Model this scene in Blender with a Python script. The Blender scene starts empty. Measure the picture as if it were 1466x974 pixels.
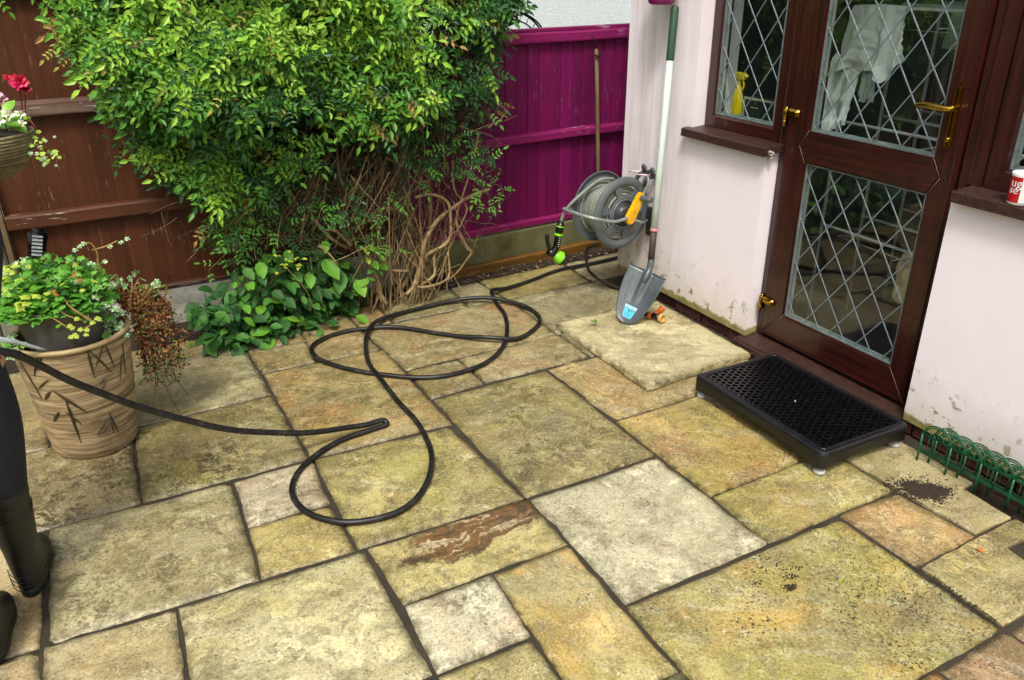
import bpy, bmesh, math, random
from math import pi, sin, cos, radians
from mathutils import Vector, Matrix, noise as mnoise
S = bpy.context.scene
COL = S.collection
random.seed(7)
# ---------------------------------------------------------------- camera
cam = bpy.data.cameras.new('camera'); camo = bpy.data.objects.new('camera', cam); COL.objects.link(camo)
yaw, pit, rol = 0.47870638, 0.43168616, -0.00618333
f_ = Vector((sin(yaw)*cos(pit), cos(yaw)*cos(pit), -sin(pit)))
r_ = Vector((cos(yaw), -sin(yaw), 0)); u_ = r_.cross(f_)
r2 = r_*cos(rol)+u_*sin(rol); u2 = u_*cos(rol)-r_*sin(rol)
camo.matrix_world = Matrix(((r2.x, u2.x, -f_.x, 0), (r2.y, u2.y, -f_.y, 0), (r2.z, u2.z, -f_.z, 1.74), (0, 0, 0, 1)))
cam.sensor_width = 36; cam.lens = 1167.235/1466*36; cam.clip_end = 500; cam.clip_start = .05
S.camera = camo
# ---------------------------------------------------------------- sky and sun (bright overcast)
SUN_EL, SUN_AZ = radians(56), radians(215)      # azimuth clockwise from +Y: light from behind left of the camera
W = bpy.data.worlds.new('World'); S.world = W; W.use_nodes = True
wt = W.node_tree; wt.nodes.clear()
sky = wt.nodes.new('ShaderNodeTexSky'); sky.sky_type = 'NISHITA'; sky.sun_disc = False
sky.sun_elevation = SUN_EL; sky.sun_rotation = SUN_AZ; sky.air_density = 1.0; sky.dust_density = 6.0; sky.ozone_density = .6
bg = wt.nodes.new('ShaderNodeBackground'); bg.inputs[1].default_value = .115
wo = wt.nodes.new('ShaderNodeOutputWorld')
wt.links.new(sky.outputs[0], bg.inputs[0]); wt.links.new(bg.outputs[0], wo.inputs[0])
sl = bpy.data.lights.new('sun', 'SUN'); sl.energy = 1.5; sl.angle = radians(11); sl.color = (1, .98, .95)
so = bpy.data.objects.new('sun', sl); COL.objects.link(so)
sd = Vector((sin(SUN_AZ)*cos(SUN_EL), cos(SUN_AZ)*cos(SUN_EL), sin(SUN_EL)))
so.rotation_euler = sd.to_track_quat('Z', 'Y').to_euler()
so.location = (-3, -3, 6)
S.view_settings.view_transform = 'Standard'; S.view_settings.look = 'None'
S.view_settings.exposure = 0.76; S.view_settings.gamma = 1.0
try:
    S.cycles.use_denoising = True; S.cycles.max_bounces = 6; S.cycles.transparent_max_bounces = 8
    S.cycles.caustics_reflective = False; S.cycles.caustics_refractive = False
except Exception: pass

# ---------------------------------------------------------------- helpers
def C(h, a=1):
    h = h.lstrip('#'); o = []
    for i in (0, 2, 4):
        v = int(h[i:i+2], 16)/255
        o.append(v/12.92 if v <= .04045 else ((v+.055)/1.055)**2.4)
    return (*o, a)

class NT:
    def __init__(s, tree): s.t = tree
    def new(s, typ, **kw):
        n = s.t.nodes.new('ShaderNode'+typ)
        for k, v in kw.items(): setattr(n, k, v)
        return n
    def put(s, sock, v):
        if hasattr(v, 'is_output'): s.t.links.new(v, sock)
        elif v is not None: sock.default_value = v
    def math(s, op, a, b=0, c=None, clamp=False):
        n = s.new('Math', operation=op, use_clamp=clamp); s.put(n.inputs[0], a); s.put(n.inputs[1], b)
        if c is not None: s.put(n.inputs[2], c)
        return n.outputs[0]
    def mix(s, f, a, b, mode='MIX'):
        n = s.new('Mix', data_type='RGBA', blend_type=mode); s.put(n.inputs[0], f); s.put(n.inputs[6], a); s.put(n.inputs[7], b)
        return n.outputs[2]
    def noise(s, v, sc, det=4, ro=.55, dist=0, out=0):
        n = s.new('TexNoise'); s.put(n.inputs['Vector'], v); s.put(n.inputs['Scale'], sc); s.put(n.inputs['Detail'], det)
        s.put(n.inputs['Roughness'], ro); s.put(n.inputs['Distortion'], dist); return n.outputs[out]
    def voro(s, v, sc, feat='F1', out=0, rnd=1):
        n = s.new('TexVoronoi', feature=feat); s.put(n.inputs['Vector'], v); s.put(n.inputs['Scale'], sc); s.put(n.inputs['Randomness'], rnd); return n.outputs[out]
    def ramp(s, f, stops):          # smooth remap: list of (pos, value or colour)
        n = s.new('ValToRGB'); cr = n.color_ramp
        while len(cr.elements) < len(stops): cr.elements.new(.5)
        for e, (p, c) in zip(cr.elements, stops):
            e.position = p; e.color = c if isinstance(c, tuple) else (c, c, c, 1)
        s.put(n.inputs[0], f); return n.outputs[0]
    def mapping(s, v, loc=(0, 0, 0), rot=(0, 0, 0), sc=(1, 1, 1)):
        n = s.new('Mapping'); s.put(n.inputs[0], v); s.put(n.inputs[1], loc); s.put(n.inputs[2], rot); s.put(n.inputs[3], sc); return n.outputs[0]
    def vmath(s, op, a, b=(0, 0, 0)):
        n = s.new('VectorMath', operation=op); s.put(n.inputs[0], a); s.put(n.inputs[1], b); return n.outputs[0]
    def bump(s, h, st=.3, dist=.01, nrm=None):
        n = s.new('Bump'); s.put(n.inputs['Strength'], st); s.put(n.inputs['Distance'], dist); s.put(n.inputs['Height'], h)
        if nrm is not None: s.put(n.inputs['Normal'], nrm)
        return n.outputs[0]

def mat(name):
    m = bpy.data.materials.new(name); m.use_nodes = True; t = m.node_tree; t.nodes.clear()
    n = NT(t); b = n.new('BsdfPrincipled'); o = n.new('OutputMaterial'); t.links.new(b.outputs[0], o.inputs[0])
    n.b = b; n.o = o; n.m = m
    n.obj = n.new('TexCoord').outputs['Object']; n.oi = n.new('ObjectInfo'); n.rnd = n.oi.outputs['Random']
    n.geo = n.new('NewGeometry'); n.pos = n.geo.outputs['Position']
    return n
def fin(n, col=None, rough=.6, metal=0, normal=None, spec=.5, **kw):
    n.put(n.b.inputs['Base Color'], col); n.put(n.b.inputs['Roughness'], rough); n.put(n.b.inputs['Metallic'], metal)
    n.put(n.b.inputs['Specular IOR Level'], spec)
    if normal is not None: n.put(n.b.inputs['Normal'], normal)
    for k, v in kw.items(): n.put(n.b.inputs[k.replace('_', ' ')], v)
    return n.m
def plain(name, c1, c2=None, sc=12, rough=.5, metal=0, bump=.15, bsc=60, spec=.5, rv=.12, **kw):
    """a surface with mottled colour, fine relief and a little change from object to object"""
    n = mat(name); c1 = C(c1) if isinstance(c1, str) else c1; c2 = c1 if c2 is None else (C(c2) if isinstance(c2, str) else c2)
    f = n.noise(n.obj, sc, 6, .6)
    col = n.mix(n.ramp(f, [(.3, 0.), (.7, 1.)]), c1, c2)
    v = n.math('ADD', n.math('MULTIPLY', n.rnd, rv), 1-rv/2)
    col = n.mix(1, col, v, 'MULTIPLY')
    ff = n.noise(n.obj, bsc, 4, .6)
    rr = n.math('ADD', n.math('MULTIPLY', n.math('SUBTRACT', f, .5), .25), rough, clamp=True)
    return fin(n, col, rr, metal, n.bump(ff, bump, .002), spec, **kw)

class MB:
    """collects geometry, then links it as ONE mesh object"""
    def __init__(s): s.v = []; s.f = []; s.mi = []; s.sm = []
    def add(s, vs, fs, mi=0, sm=False):
        o = len(s.v); s.v += [tuple(v) for v in vs]; s.f += [tuple(i+o for i in f) for f in fs]
        s.mi += [mi]*len(fs); s.sm += [sm]*len(fs); return s
    def box(s, x0, x1, y0, y1, z0, z1, mi=0):
        return s.add([(x, y, z) for z in (z0, z1) for y in (y0, y1) for x in (x0, x1)],
                     [(0, 2, 3, 1), (4, 5, 7, 6), (0, 1, 5, 4), (2, 6, 7, 3), (0, 4, 6, 2), (1, 3, 7, 5)], mi)
    def cbox(s, x0, x1, y0, y1, z0, z1, c=.004, mi=0):
        """box with chamfered edges"""
        c = min(c, (x1-x0)*.45, (y1-y0)*.45, (z1-z0)*.45)
        bm = bmesh.new(); bmesh.ops.create_cube(bm, size=1)
        for v in bm.verts: v.co = Vector((x0+(v.co.x+.5)*(x1-x0), y0+(v.co.y+.5)*(y1-y0), z0+(v.co.z+.5)*(z1-z0)))
        bmesh.ops.bevel(bm, geom=bm.edges[:], offset=c, segments=1, affect='EDGES')
        s.addbm(bm, mi); bm.free(); return s
    def addbm(s, bm, mi=0, sm=False, M=None):
        bm.verts.ensure_lookup_table(); bm.verts.index_update()
        vs = [(M @ v.co) if M else v.co for v in bm.verts]
        return s.add(vs, [tuple(v.index for v in f.verts) for f in bm.faces], mi, sm)
    def merge(s, o, M=None):
        off = len(s.v); s.v += [tuple(M @ Vector(v)) if M else v for v in o.v]
        s.f += [tuple(i+off for i in f) for f in o.f]; s.mi += o.mi; s.sm += o.sm; return s
    def tube(s, pts, r, n=8, cap=True, mi=0, closed=False, flat=1.0):
        P = [Vector(p) for p in pts]; m = len(P)
        R = r if isinstance(r, (list, tuple)) else [r]*m
        vs = []; up = None
        for i in range(m):
            a = P[(i-1) % m] if (closed or i > 0) else P[i]; b = P[(i+1) % m] if (closed or i < m-1) else P[i]
            t = (b-a); t = t.normalized() if t.length > 1e-9 else Vector((0, 0, 1))
            if up is None:
                up = Vector((0, 0, 1)) if abs(t.z) < .9 else Vector((1, 0, 0))
            x = up-t*up.dot(t)
            if x.length < 1e-6: x = t.orthogonal()
            x.normalize(); y = t.cross(x); up = x
            for k in range(n):
                an = 2*pi*k/n; vs.append(P[i]+(x*cos(an)*flat+y*sin(an))*R[i])
        fs = []
        for i in range(m if closed else m-1):
            j = (i+1) % m
            for k in range(n):
                l = (k+1) % n; fs.append((i*n+k, i*n+l, j*n+l, j*n+k))
        if cap and not closed:
            fs.append(tuple(range(n-1, -1, -1))); fs.append(tuple((m-1)*n+k for k in range(n)))
        return s.add(vs, fs, mi, True)
    def lathe(s, prof, n=24, c=(0, 0, 0), mi=0, cap=False, M=None, sm=True):
        vs = []
        for r, z in prof:
            for k in range(n):
                a = 2*pi*k/n; v = Vector((r*cos(a), r*sin(a), z))
                v = M @ v if M else v+Vector(c); vs.append(v)
        fs = []
        for i in range(len(prof)-1):
            for k in range(n):
                l = (k+1) % n; fs.append((i*n+k, i*n+l, (i+1)*n+l, (i+1)*n+k))
        if cap: fs.append(tuple(range(n-1, -1, -1))); fs.append(tuple((len(prof)-1)*n+k for k in range(n)))
        return s.add(vs, fs, mi, sm)
    def prism(s, poly, z0, z1, mi=0, M=None):
        n = len(poly); vs = [Vector((p[0], p[1], z)) for z in (z0, z1) for p in poly]
        if M: vs = [M @ v for v in vs]
        fs = [tuple(range(n-1, -1, -1)), tuple(range(n, 2*n))]+[(i, (i+1) % n, n+(i+1) % n, n+i) for i in range(n)]
        return s.add(vs, fs, mi)
    def build(s, name, mats, parent=None, loc=(0, 0, 0), rot=(0, 0, 0), flip=True):
        me = bpy.data.meshes.new(name); me.from_pydata([tuple(v) for v in s.v], [], s.f)
        for m in (mats if isinstance(mats, (list, tuple)) else [mats]): me.materials.append(m)
        me.polygons.foreach_set('material_index', s.mi); me.polygons.foreach_set('use_smooth', s.sm)
        if flip:
            bm = bmesh.new(); bm.from_mesh(me); bmesh.ops.recalc_face_normals(bm, faces=bm.faces); bm.to_mesh(me); bm.free()
        o = bpy.data.objects.new(name, me); COL.objects.link(o); o.location = loc; o.rotation_euler = rot
        if parent is not None: o.parent = parent
        return o
def link(name, me, parent=None, M=None, loc=None):
    o = bpy.data.objects.new(name, me); COL.objects.link(o)
    if parent is not None: o.parent = parent
    if M is not None: o.matrix_basis = M
    if loc is not None: o.location = loc
    return o
def tag(o, label=None, cat=None, group=None, kind=None):
    if label: o['label'] = label
    if cat: o['category'] = cat
    if group: o['group'] = group
    if kind: o['kind'] = kind
    return o
def thing(name, label, cat, loc=(0, 0, 0), rz=0, group=None):
    o = bpy.data.objects.new(name, None); COL.objects.link(o); o.location = loc; o.rotation_euler = (0, 0, rz)
    o.empty_display_size = .05
    return tag(o, label, cat, group)
def spline(pts, k=5, closed=False):
    """Catmull-Rom through the points"""
    P = [Vector(p) for p in pts]; n = len(P); out = []
    rng = range(n) if closed else range(n-1)
    for i in rng:
        p0 = P[i-1] if (i > 0 or closed) else P[0]; p1 = P[i]; p2 = P[(i+1) % n]; p3 = P[(i+2) % n] if (closed or i+2 < n) else P[-1]
        for j in range(k):
            t = j/k
            out.append(.5*((2*p1)+(p2-p0)*t+(2*p0-5*p1+4*p2-p3)*t*t+(3*p1-p0-3*p2+p3)*t**3))
    if not closed: out.append(P[-1])
    return out
def inpoly(x, y, poly):
    c = False; n = len(poly)
    for i in range(n):
        x1, y1 = poly[i]; x2, y2 = poly[(i+1) % n]
        if (y1 > y) != (y2 > y) and x < (x2-x1)*(y-y1)/(y2-y1)+x1: c = not c
    return c
def ff(x, y, z, o=4): return mnoise.fractal(Vector((x, y, z)), 1.0, 2.0, o)
# ---------------------------------------------------------------- materials
def slab_group():
    g = bpy.data.node_groups.new('riven_sandstone', 'ShaderNodeTree'); I = g.interface
    for nm, typ in (('Vec', 'Vector'), ('Offset', 'Vector'), ('Angle', 'Float'), ('A', 'Color'), ('B', 'Color'), ('Stain', 'Color'), ('StainAmt', 'Float'), ('Dark', 'Float'), ('Speck', 'Float'), ('Algae', 'Float'), ('Edge', 'Float')):
        I.new_socket(name=nm, in_out='INPUT', socket_type='NodeSocket'+typ)
    for nm, typ in (('Color', 'Color'), ('Height', 'Float'), ('Rough', 'Float')):
        I.new_socket(name=nm, in_out='OUTPUT', socket_type='NodeSocket'+typ)
    n = NT(g); gi = g.nodes.new('NodeGroupInput').outputs; go = g.nodes.new('NodeGroupOutput').inputs
    v = n.vmath('ADD', gi['Vec'], gi['Offset'])
    rot = n.new('VectorRotate', rotation_type='Z_AXIS'); n.put(rot.inputs['Vector'], v); n.put(rot.inputs['Angle'], gi['Angle']); v = rot.outputs[0]
    def vec(k): return n.vmath('ADD', v, k)
    def sc01(f, lo, hi): return n.ramp(f, [(lo, 0.), (hi, 1.)])
    warp = n.vmath('SUBTRACT', n.noise(v, 3.2, 4, .6, out=1), (.5, .5, .5))
    w2 = n.vmath('ADD', v, n.vmath('MULTIPLY', warp, (.26, .26, .0)))
    big = n.noise(w2, 2.6, 3, .55); mid = n.noise(v, 17, 9, .75, .5); fine = n.noise(v, 120, 4, .75)
    col = n.mix(sc01(big, .38, .62), gi['A'], gi['B'])
    st = n.noise(n.vmath('ADD', w2, (7.3, 2.1, 0)), 3.4, 6, .62)
    col = n.mix(n.math('MULTIPLY', sc01(st, .49, .63), gi['StainAmt']), col, gi['Stain'])
    band = n.noise(n.mapping(w2, sc=(2.0, 17, 1)), 1.0, 6, .65)
    col = n.mix(n.math('MULTIPLY', sc01(band, .52, .66), .38), col, C('#cdc8a6'))
    col = n.mix(n.math('MULTIPLY', n.ramp(band, [(.34, 1.), (.46, 0.)]), .42), col, C('#6f6036'))
    # algae film
    al = n.noise(vec((1.7, 9.2, 0)), 4.0, 6, .66)
    col = n.mix(n.math('MULTIPLY', sc01(al, .45, .60), n.math('MULTIPLY', gi['Algae'], .75)), col, C('#a5a240'))
    # cleft layers: each thin sheet of stone has its own tone, with a crisp broken edge
    cn = n.noise(n.vmath('ADD', w2, (4.2, .3, 0)), 2.3, 6, .66)
    lv = n.math('MULTIPLY', cn, 9); lay = n.math('FLOOR', lv); wn = n.new('TexWhiteNoise', noise_dimensions='1D'); n.put(wn.inputs['W'], lay)
    tone = n.math('ADD', n.math('MULTIPLY', wn.outputs[0], .30), .82); col = n.mix(1, col, tone, 'MULTIPLY')
    fr = n.math('FRACT', lv); here = sc01(n.noise(vec((2, 6, 0)), 5, 4, .6), .46, .56)
    line = n.math('MULTIPLY', n.ramp(fr, [(.0, 1.), (.07, 0.)]), here); lite = n.math('MULTIPLY', n.ramp(fr, [(.90, 0.), (.98, 1.)]), here)
    col = n.mix(n.math('MULTIPLY', line, .85), col, C('#3f361a')); col = n.mix(n.math('MULTIPLY', lite, .45), col, C('#e2ddb8'))
    # grime and pale scale, broken up finely
    col = n.mix(n.math('MULTIPLY', n.math('MULTIPLY', sc01(mid, .485, .54), sc01(n.noise(vec((5, 1, 0)), 4.5, 5, .6), .40, .58)), n.math('MULTIPLY', gi['Dark'], 1.5)), col, C('#4a4223'))
    pal = n.noise(vec((3, 3, 0)), 26, 9, .78)
    col = n.mix(n.math('MULTIPLY', sc01(pal, .54, .66), .38), col, C('#e2deb8'))
    # short dark cracks
    cr = n.math('ABSOLUTE', n.math('SUBTRACT', n.noise(vec((9, 4, 0)), 15, 6, .7, 1.2), .5))
    crk = n.math('MULTIPLY', n.ramp(cr, [(.0, 1.), (.022, 0.)]), sc01(n.noise(vec((6, 6, 0)), 5, 4, .6), .52, .60))
    col = n.mix(n.math('MULTIPLY', crk, .55), col, C('#352d17'))
    # broad damp stains, then grey smudges
    bs = n.noise(n.vmath('ADD', w2, (21, 8, 0)), 4.2, 8, .68); col = n.mix(n.math('MULTIPLY', sc01(bs, .50, .585), n.math('ADD', .14, n.math('MULTIPLY', gi['Dark'], .75))), col, C('#6a5f38'))
    bs2 = n.noise(n.vmath('ADD', w2, (2, 31, 0)), 7, 8, .7); col = n.mix(n.math('MULTIPLY', sc01(bs2, .55, .63), .38), col, C('#6f6a55'))
    sm_ = sc01(n.noise(vec((12, 3, 0)), 5.5, 5, .6), .66, .72); col = n.mix(n.math('MULTIPLY', sm_, .5), col, C('#5d5a4c'))
    # black lichen dots, thicker in some places
    msk = sc01(n.noise(vec((8.1, 5.5, 0)), 3.2, 4, .6), .47, .62)
    d1 = sc01(n.noise(v, 105, 2, .5), .605, .64); d2 = sc01(n.noise(v, 44, 5, .7), .60, .63)
    dd = n.math('MULTIPLY', n.math('MAXIMUM', d1, d2), n.math('ADD', n.math('MULTIPLY', msk, .7), .3))
    col = n.mix(n.math('MULTIPLY', dd, gi['Speck']), col, C('#1f1a10'))
    col = n.mix(sc01(fine, .54, .68), col, n.mix(.32, col, C('#e6e2bd'))); col = n.mix(n.ramp(fine, [(.34, 1.), (.47, 0.)]), col, n.mix(.62, col, C('#3a3419')))
    # dirt along the joints, with painted occlusion towards the slab edges
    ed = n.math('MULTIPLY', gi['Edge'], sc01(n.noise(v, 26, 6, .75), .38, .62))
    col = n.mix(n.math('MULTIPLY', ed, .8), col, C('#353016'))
    h = n.math('ADD', n.math('MULTIPLY', mid, .6), n.math('ADD', n.math('MULTIPLY', fine, .22), n.math('MULTIPLY', band, .5)))
    h = n.math('SUBTRACT', n.math('SUBTRACT', h, n.math('MULTIPLY', line, .25)), n.math('MULTIPLY', crk, .3))
    h = n.math('ADD', h, n.math('MULTIPLY', lay, .20))
    g.links.new(col, go['Color']); g.links.new(h, go['Height'])
    g.links.new(n.math('ADD', n.math('MULTIPLY', mid, .45), .17), go['Rough'])
    return g
SG = slab_group()
def slab_mat(A, B, stain='#a8763a', sa=.25, dark=.3, speck=.6, algae=.3, ang=0., rust=None):
    n = mat('sandstone'); gn = n.new('Group'); gn.node_tree = SG
    i = gn.inputs; n.put(i['Vec'], n.obj); i['Offset'].default_value = (random.uniform(-40, 40), random.uniform(-40, 40), 0)
    i['Angle'].default_value = ang; L_ = lambda c: (lambda q, g: tuple(min(.72, (x*.88+g*.12)*1.30) for x in q)+(1,))(C(c)[:3], sum(C(c)[:3])/3*.92); i['A'].default_value = L_(A); i['B'].default_value = L_(B); i['Stain'].default_value = L_(stain)
    i['StainAmt'].default_value = sa; i['Dark'].default_value = dark; i['Speck'].default_value = speck; i['Algae'].default_value = algae
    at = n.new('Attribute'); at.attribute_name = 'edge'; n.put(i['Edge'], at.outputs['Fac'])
    col = gn.outputs['Color']; h = gn.outputs['Height']
    if rust:      # iron-stained flow marks in one flagstone
        w = n.vmath('SUBTRACT', n.noise(n.obj, 5, 5, .65, out=1), (.5, .5, .5))
        v = n.vmath('ADD', n.mapping(n.obj, loc=rust, rot=(0, 0, -.12)), n.vmath('MULTIPLY', w, (.24, .21, 0)))
        sp = n.new('SeparateXYZ'); n.put(sp.inputs[0], v)
        q = n.math('ADD', n.math('POWER', n.math('MULTIPLY', sp.outputs[0], 3.4), 2), n.math('POWER', n.math('MULTIPLY', sp.outputs[1], 9.), 2))
        strat = n.noise(n.mapping(v, sc=(5, 20, 1)), 1, 7, .66, .9); q = n.math('ADD', q, n.math('MULTIPLY', n.math('SUBTRACT', strat, .5), 3.2))
        m = n.ramp(q, [(.50, 1.), (.92, 0.)])
        rc = n.ramp(strat, [(.33, C('#1f140b')), (.42, C('#3a2413')), (.49, C('#6e4320')), (.53, C('#6b4a2c')), (.565, C('#c9bd98')), (.60, C('#a09478')), (.64, C('#5c3a1c')), (.75, C('#857555'))])
        col = n.mix(n.math('MULTIPLY', m, .85), col, rc)
        m2 = n.math('MULTIPLY', n.ramp(q, [(.8, 1.), (2.2, 0.)]), n.ramp(n.noise(n.mapping(n.obj, sc=(60, 28, 1)), 1, 5, .7), [(.48, 0.), (.6, 1.)]))
        col = n.mix(n.math('MULTIPLY', m2, .6), col, C('#4d4630'))
        h = n.math('ADD', h, n.math('MULTIPLY', n.math('MULTIPLY', strat, m), 1.2))
    return fin(n, col, gn.outputs['Rough'], 0, n.bump(h, .55, .0055), .5)

def stucco(name, base, dirt, algae_z=.32):
    n = mat(name); sp = n.new('SeparateXYZ'); n.put(sp.inputs[0], n.pos); z = sp.outputs[2]; y = sp.outputs[1]
    v = n.pos; a = n.noise(v, 2.2, 6, .62); b = n.noise(v, 9, 8, .7); c = n.noise(v, 220, 3, .6)
    col = n.mix(n.math('MULTIPLY', n.ramp(a, [(.42, 0.), (.7, 1.)]), .5), C(base), C(dirt))
    stk = n.noise(n.mapping(v, sc=(16, 16, 1.3)), 1.0, 5, .6)
    left = n.ramp(n.math('MULTIPLY', n.math('SUBTRACT', y, 3.15), 2.2), [(0., 0.), (1., 1.)])   # the end nearest the fence is dirtier
    col = n.mix(n.math('MULTIPLY', n.math('MULTIPLY', n.ramp(stk, [(.42, 0.), (.7, 1.)]), left), .7), col, C('#b5b29a'))
    # greened lower edge
    zz = n.math('ADD', z, n.math('MULTIPLY', n.math('SUBTRACT', b, .5), .30))
    low = n.ramp(zz, [(.02, 1.), (algae_z, 0.)])
    col = n.mix(n.math('MULTIPLY', low, .62), col, C('#b9b58c'))
    pl = n.ramp(n.math('ADD', z, n.math('MULTIPLY', n.math('SUBTRACT', n.noise(v, 30, 5, .6), .5), .05)), [(.088, 1.), (.1, 0.)])
    col = n.mix(pl, col, n.mix(n.ramp(b, [(.35, 0.), (.65, 1.)]), C('#6f6a35'), C('#9a9461')))
    # flaked paint
    fl = n.math('MULTIPLY', n.ramp(n.noise(v, 17, 7, .68), [(.59, 0.), (.61, 1.)]), n.ramp(n.math('ADD', z, n.math('MULTIPLY', n.math('SUBTRACT', a, .5), .7)), [(.13, 1.), (.36, 0.)]))
    col = n.mix(fl, col, C('#8d8764'))
    ds = n.math('MULTIPLY', n.ramp(n.noise(v, 60, 3, .6), [(.7, 0.), (.74, 1.)]), n.ramp(z, [(.1, 1.), (.8, 0.)]))
    col = n.mix(n.math('MULTIPLY', ds, .6), col, C('#7a7360'))
    h = n.math('SUBTRACT', n.math('ADD', n.math('MULTIPLY', c, .35), n.math('MULTIPLY', n.noise(v, 34, 5, .6), .9)), n.math('MULTIPLY', fl, .8))
    return fin(n, col, .85, 0, n.bump(h, .32, .003), .25)
M_wall = stucco('pink_white_masonry_paint', '#ede6ed', '#dfd8dc')
def timber_paint(name, base, dark, flake, famt=.5, rough=.55, vert=True):
    n = mat(name)
    sc = (26, 26, 1.6) if vert else (1.6, 26, 26)
    off = n.vmath('ADD', n.obj, n.vmath('MULTIPLY', (13, 7, 5), n.rnd))
    g = n.noise(n.mapping(off, sc=sc), 1.0, 6, .65); big = n.noise(n.pos, 2.5, 4, .6)
    col = n.mix(n.ramp(g, [(.3, 0.), (.7, 1.)]), C(dark), C(base))
    col = n.mix(n.math('MULTIPLY', n.ramp(big, [(.4, 0.), (.65, 1.)]), .35), col, C(dark))
    pt = n.noise(n.vmath('ADD', n.pos, (3, 1, 7)), 7, 6, .7); col = n.mix(n.math('MULTIPLY', n.ramp(pt, [(.48, 0.), (.64, 1.)]), .5), col, C(dark))
    v = n.math('ADD', n.math('MULTIPLY', n.rnd, .42), .79); col = n.mix(1, col, v, 'MULTIPLY')
    kn = n.ramp(n.voro(n.mapping(off, sc=(11, 11, 3.4) if vert else (3.4, 11, 11)), 1.0), [(.0, .75), (.09, 0.)]); col = n.mix(kn, col, n.mix(.7, C(dark), C('#150c08')))
    sf = (70, 70, 9) if vert else (9, 70, 70)
    f1 = n.noise(n.mapping(off, sc=sf), 1.0, 4, .6); msk = n.ramp(n.noise(n.pos, 5, 4, .6), [(.48, 0.), (.62, 1.)])
    fl = n.math('MULTIPLY', n.ramp(f1, [(.62, 0.), (.645, 1.)]), n.math('MULTIPLY', msk, famt), clamp=True)
    col = n.mix(fl, col, C(flake))
    saw = n.noise(n.mapping(off, sc=(6, 6, 150) if vert else (150, 6, 6)), 1.0, 2, .5)
    h = n.math('ADD', n.math('ADD', g, n.math('MULTIPLY', saw, .35)), n.math('MULTIPLY', fl, -.7))
    return fin(n, col, rough, 0, n.bump(h, .5, .003), .3)
M_brown = timber_paint('brown_fence_paint', '#5c321b', '#402412', '#96806a', .6)
M_brownrail = timber_paint('brown_rail_paint', '#56301c', '#3a2214', '#9b8a78', 1.0, vert=False)
M_greyrail = timber_paint('weathered_brown_rail', '#8a7a6c', '#523729', '#b3a898', 1.0, vert=False)
M_purple = timber_paint('magenta_fence_paint', '#82104f', '#5f0d49', '#b98aa0', .3)
M_purplerail = timber_paint('magenta_rail_paint', '#8b1a5c', '#6c1248', '#c0a0ac', .8, vert=False)
M_oldwood = timber_paint('grey_old_wood', '#7d6a4c', '#4e3f2b', '#a3977c', .6)
M_sleeper = timber_paint('wet_orange_timber', '#8a6224', '#4a3314', '#c09a50', .5, vert=False)
M_conc = plain('weathered_concrete', '#7b7a68', '#56553f', 9, .85, bump=.5, bsc=120)
M_concg = plain('algae_green_concrete', '#6f7047', '#4b4a26', 5, .8, bump=.6, bsc=140)
M_concw = plain('pale_concrete', '#a6a69c', '#6c6d60', 14, .85, bump=.6, bsc=100)
M_mortar = plain('sandy_brown_mortar', '#3c3526', '#221f16', 7, .95, bump=.9, bsc=160, rv=0)
M_soil = plain('dark_soil', '#2f251a', '#1b150e', 30, .95, bump=1, bsc=90, rv=0)
def upvc():
    n = mat('rosewood_upvc'); g = n.noise(n.mapping(n.pos, sc=(60, 60, 3.0)), 1, 5, .6, .5)
    col = n.mix(n.ramp(g, [(.35, 0.), (.66, 1.)]), C('#200d0a'), C('#3d1712'))
    dust = n.ramp(n.noise(n.pos, 90, 4, .7), [(.7, 0.), (.8, .4)])
    col = n.mix(dust, col, C('#8a7770'))
    return fin(n, col, .3, 0, n.bump(g, .12, .001), .5, Coat_Weight=.3)
M_upvc = upvc()
def upvc_h():
    n = mat('rosewood_upvc_rail'); g = n.noise(n.mapping(n.pos, sc=(60, 3, 60)), 1, 5, .6, .5)
    col = n.mix(n.ramp(g, [(.35, 0.), (.66, 1.)]), C('#200d0a'), C('#3d1712'))
    return fin(n, col, .3, 0, n.bump(g, .12, .001), .5, Coat_Weight=.3)
M_upvch = upvc_h()
def sillm():
    n = mat('dusty_brown_sill'); g = n.noise(n.pos, 40, 6, .7); g2 = n.noise(n.pos, 300, 2, .6)
    col = n.mix(n.ramp(g, [(.35, 0.), (.7, 1.)]), C('#281510'), C('#402a22'))
    col = n.mix(n.ramp(g2, [(.66, 0.), (.72, .7)]), col, C('#b5aaa2'))
    return fin(n, col, .45, 0, n.bump(g, .3, .002), .5)
M_sill = sillm()
def glassm():
    n = mat('window_glass'); n.t.nodes.remove(n.b)
    gl = n.new('BsdfGlossy'); gl.inputs['Roughness'].default_value = .012; gl.inputs['Color'].default_value = (1, 1, 1, 1)
    tr = n.new('BsdfTransparent'); tr.inputs['Color'].default_value = (.97, .99, .98, 1)
    fr = n.new('Fresnel'); n.put(fr.inputs['IOR'], n.math('ADD', 1.5, n.math('MULTIPLY', n.geo.outputs['Backfacing'], 1/1.5-1.5)))
    mx = n.new('MixShader'); n.put(mx.inputs[0], fr.outputs[0]); n.put(mx.inputs[1], tr.outputs[0]); n.put(mx.inputs[2], gl.outputs[0])
    n.t.links.new(mx.outputs[0], n.o.inputs[0]); return n.m
M_glass = glassm()
M_lead = plain('lead_strip', '#7c8b90', '#606c70', 40, .45, .3, bump=.1)
M_seam = plain('pale_weld_seam', '#85695e', None, 10, .5)
M_brass = plain('polished_brass', '#b9953a', '#8f6d22', 20, .18, 1.0, bump=.05)
M_bead = plain('grey_glazing_seal', '#74817f', '#54605e', 30, .4)
M_brick = plain('red_brick', '#4f231c', '#2c1613', 18, .9, bump=.8, bsc=110, rv=.4)
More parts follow.
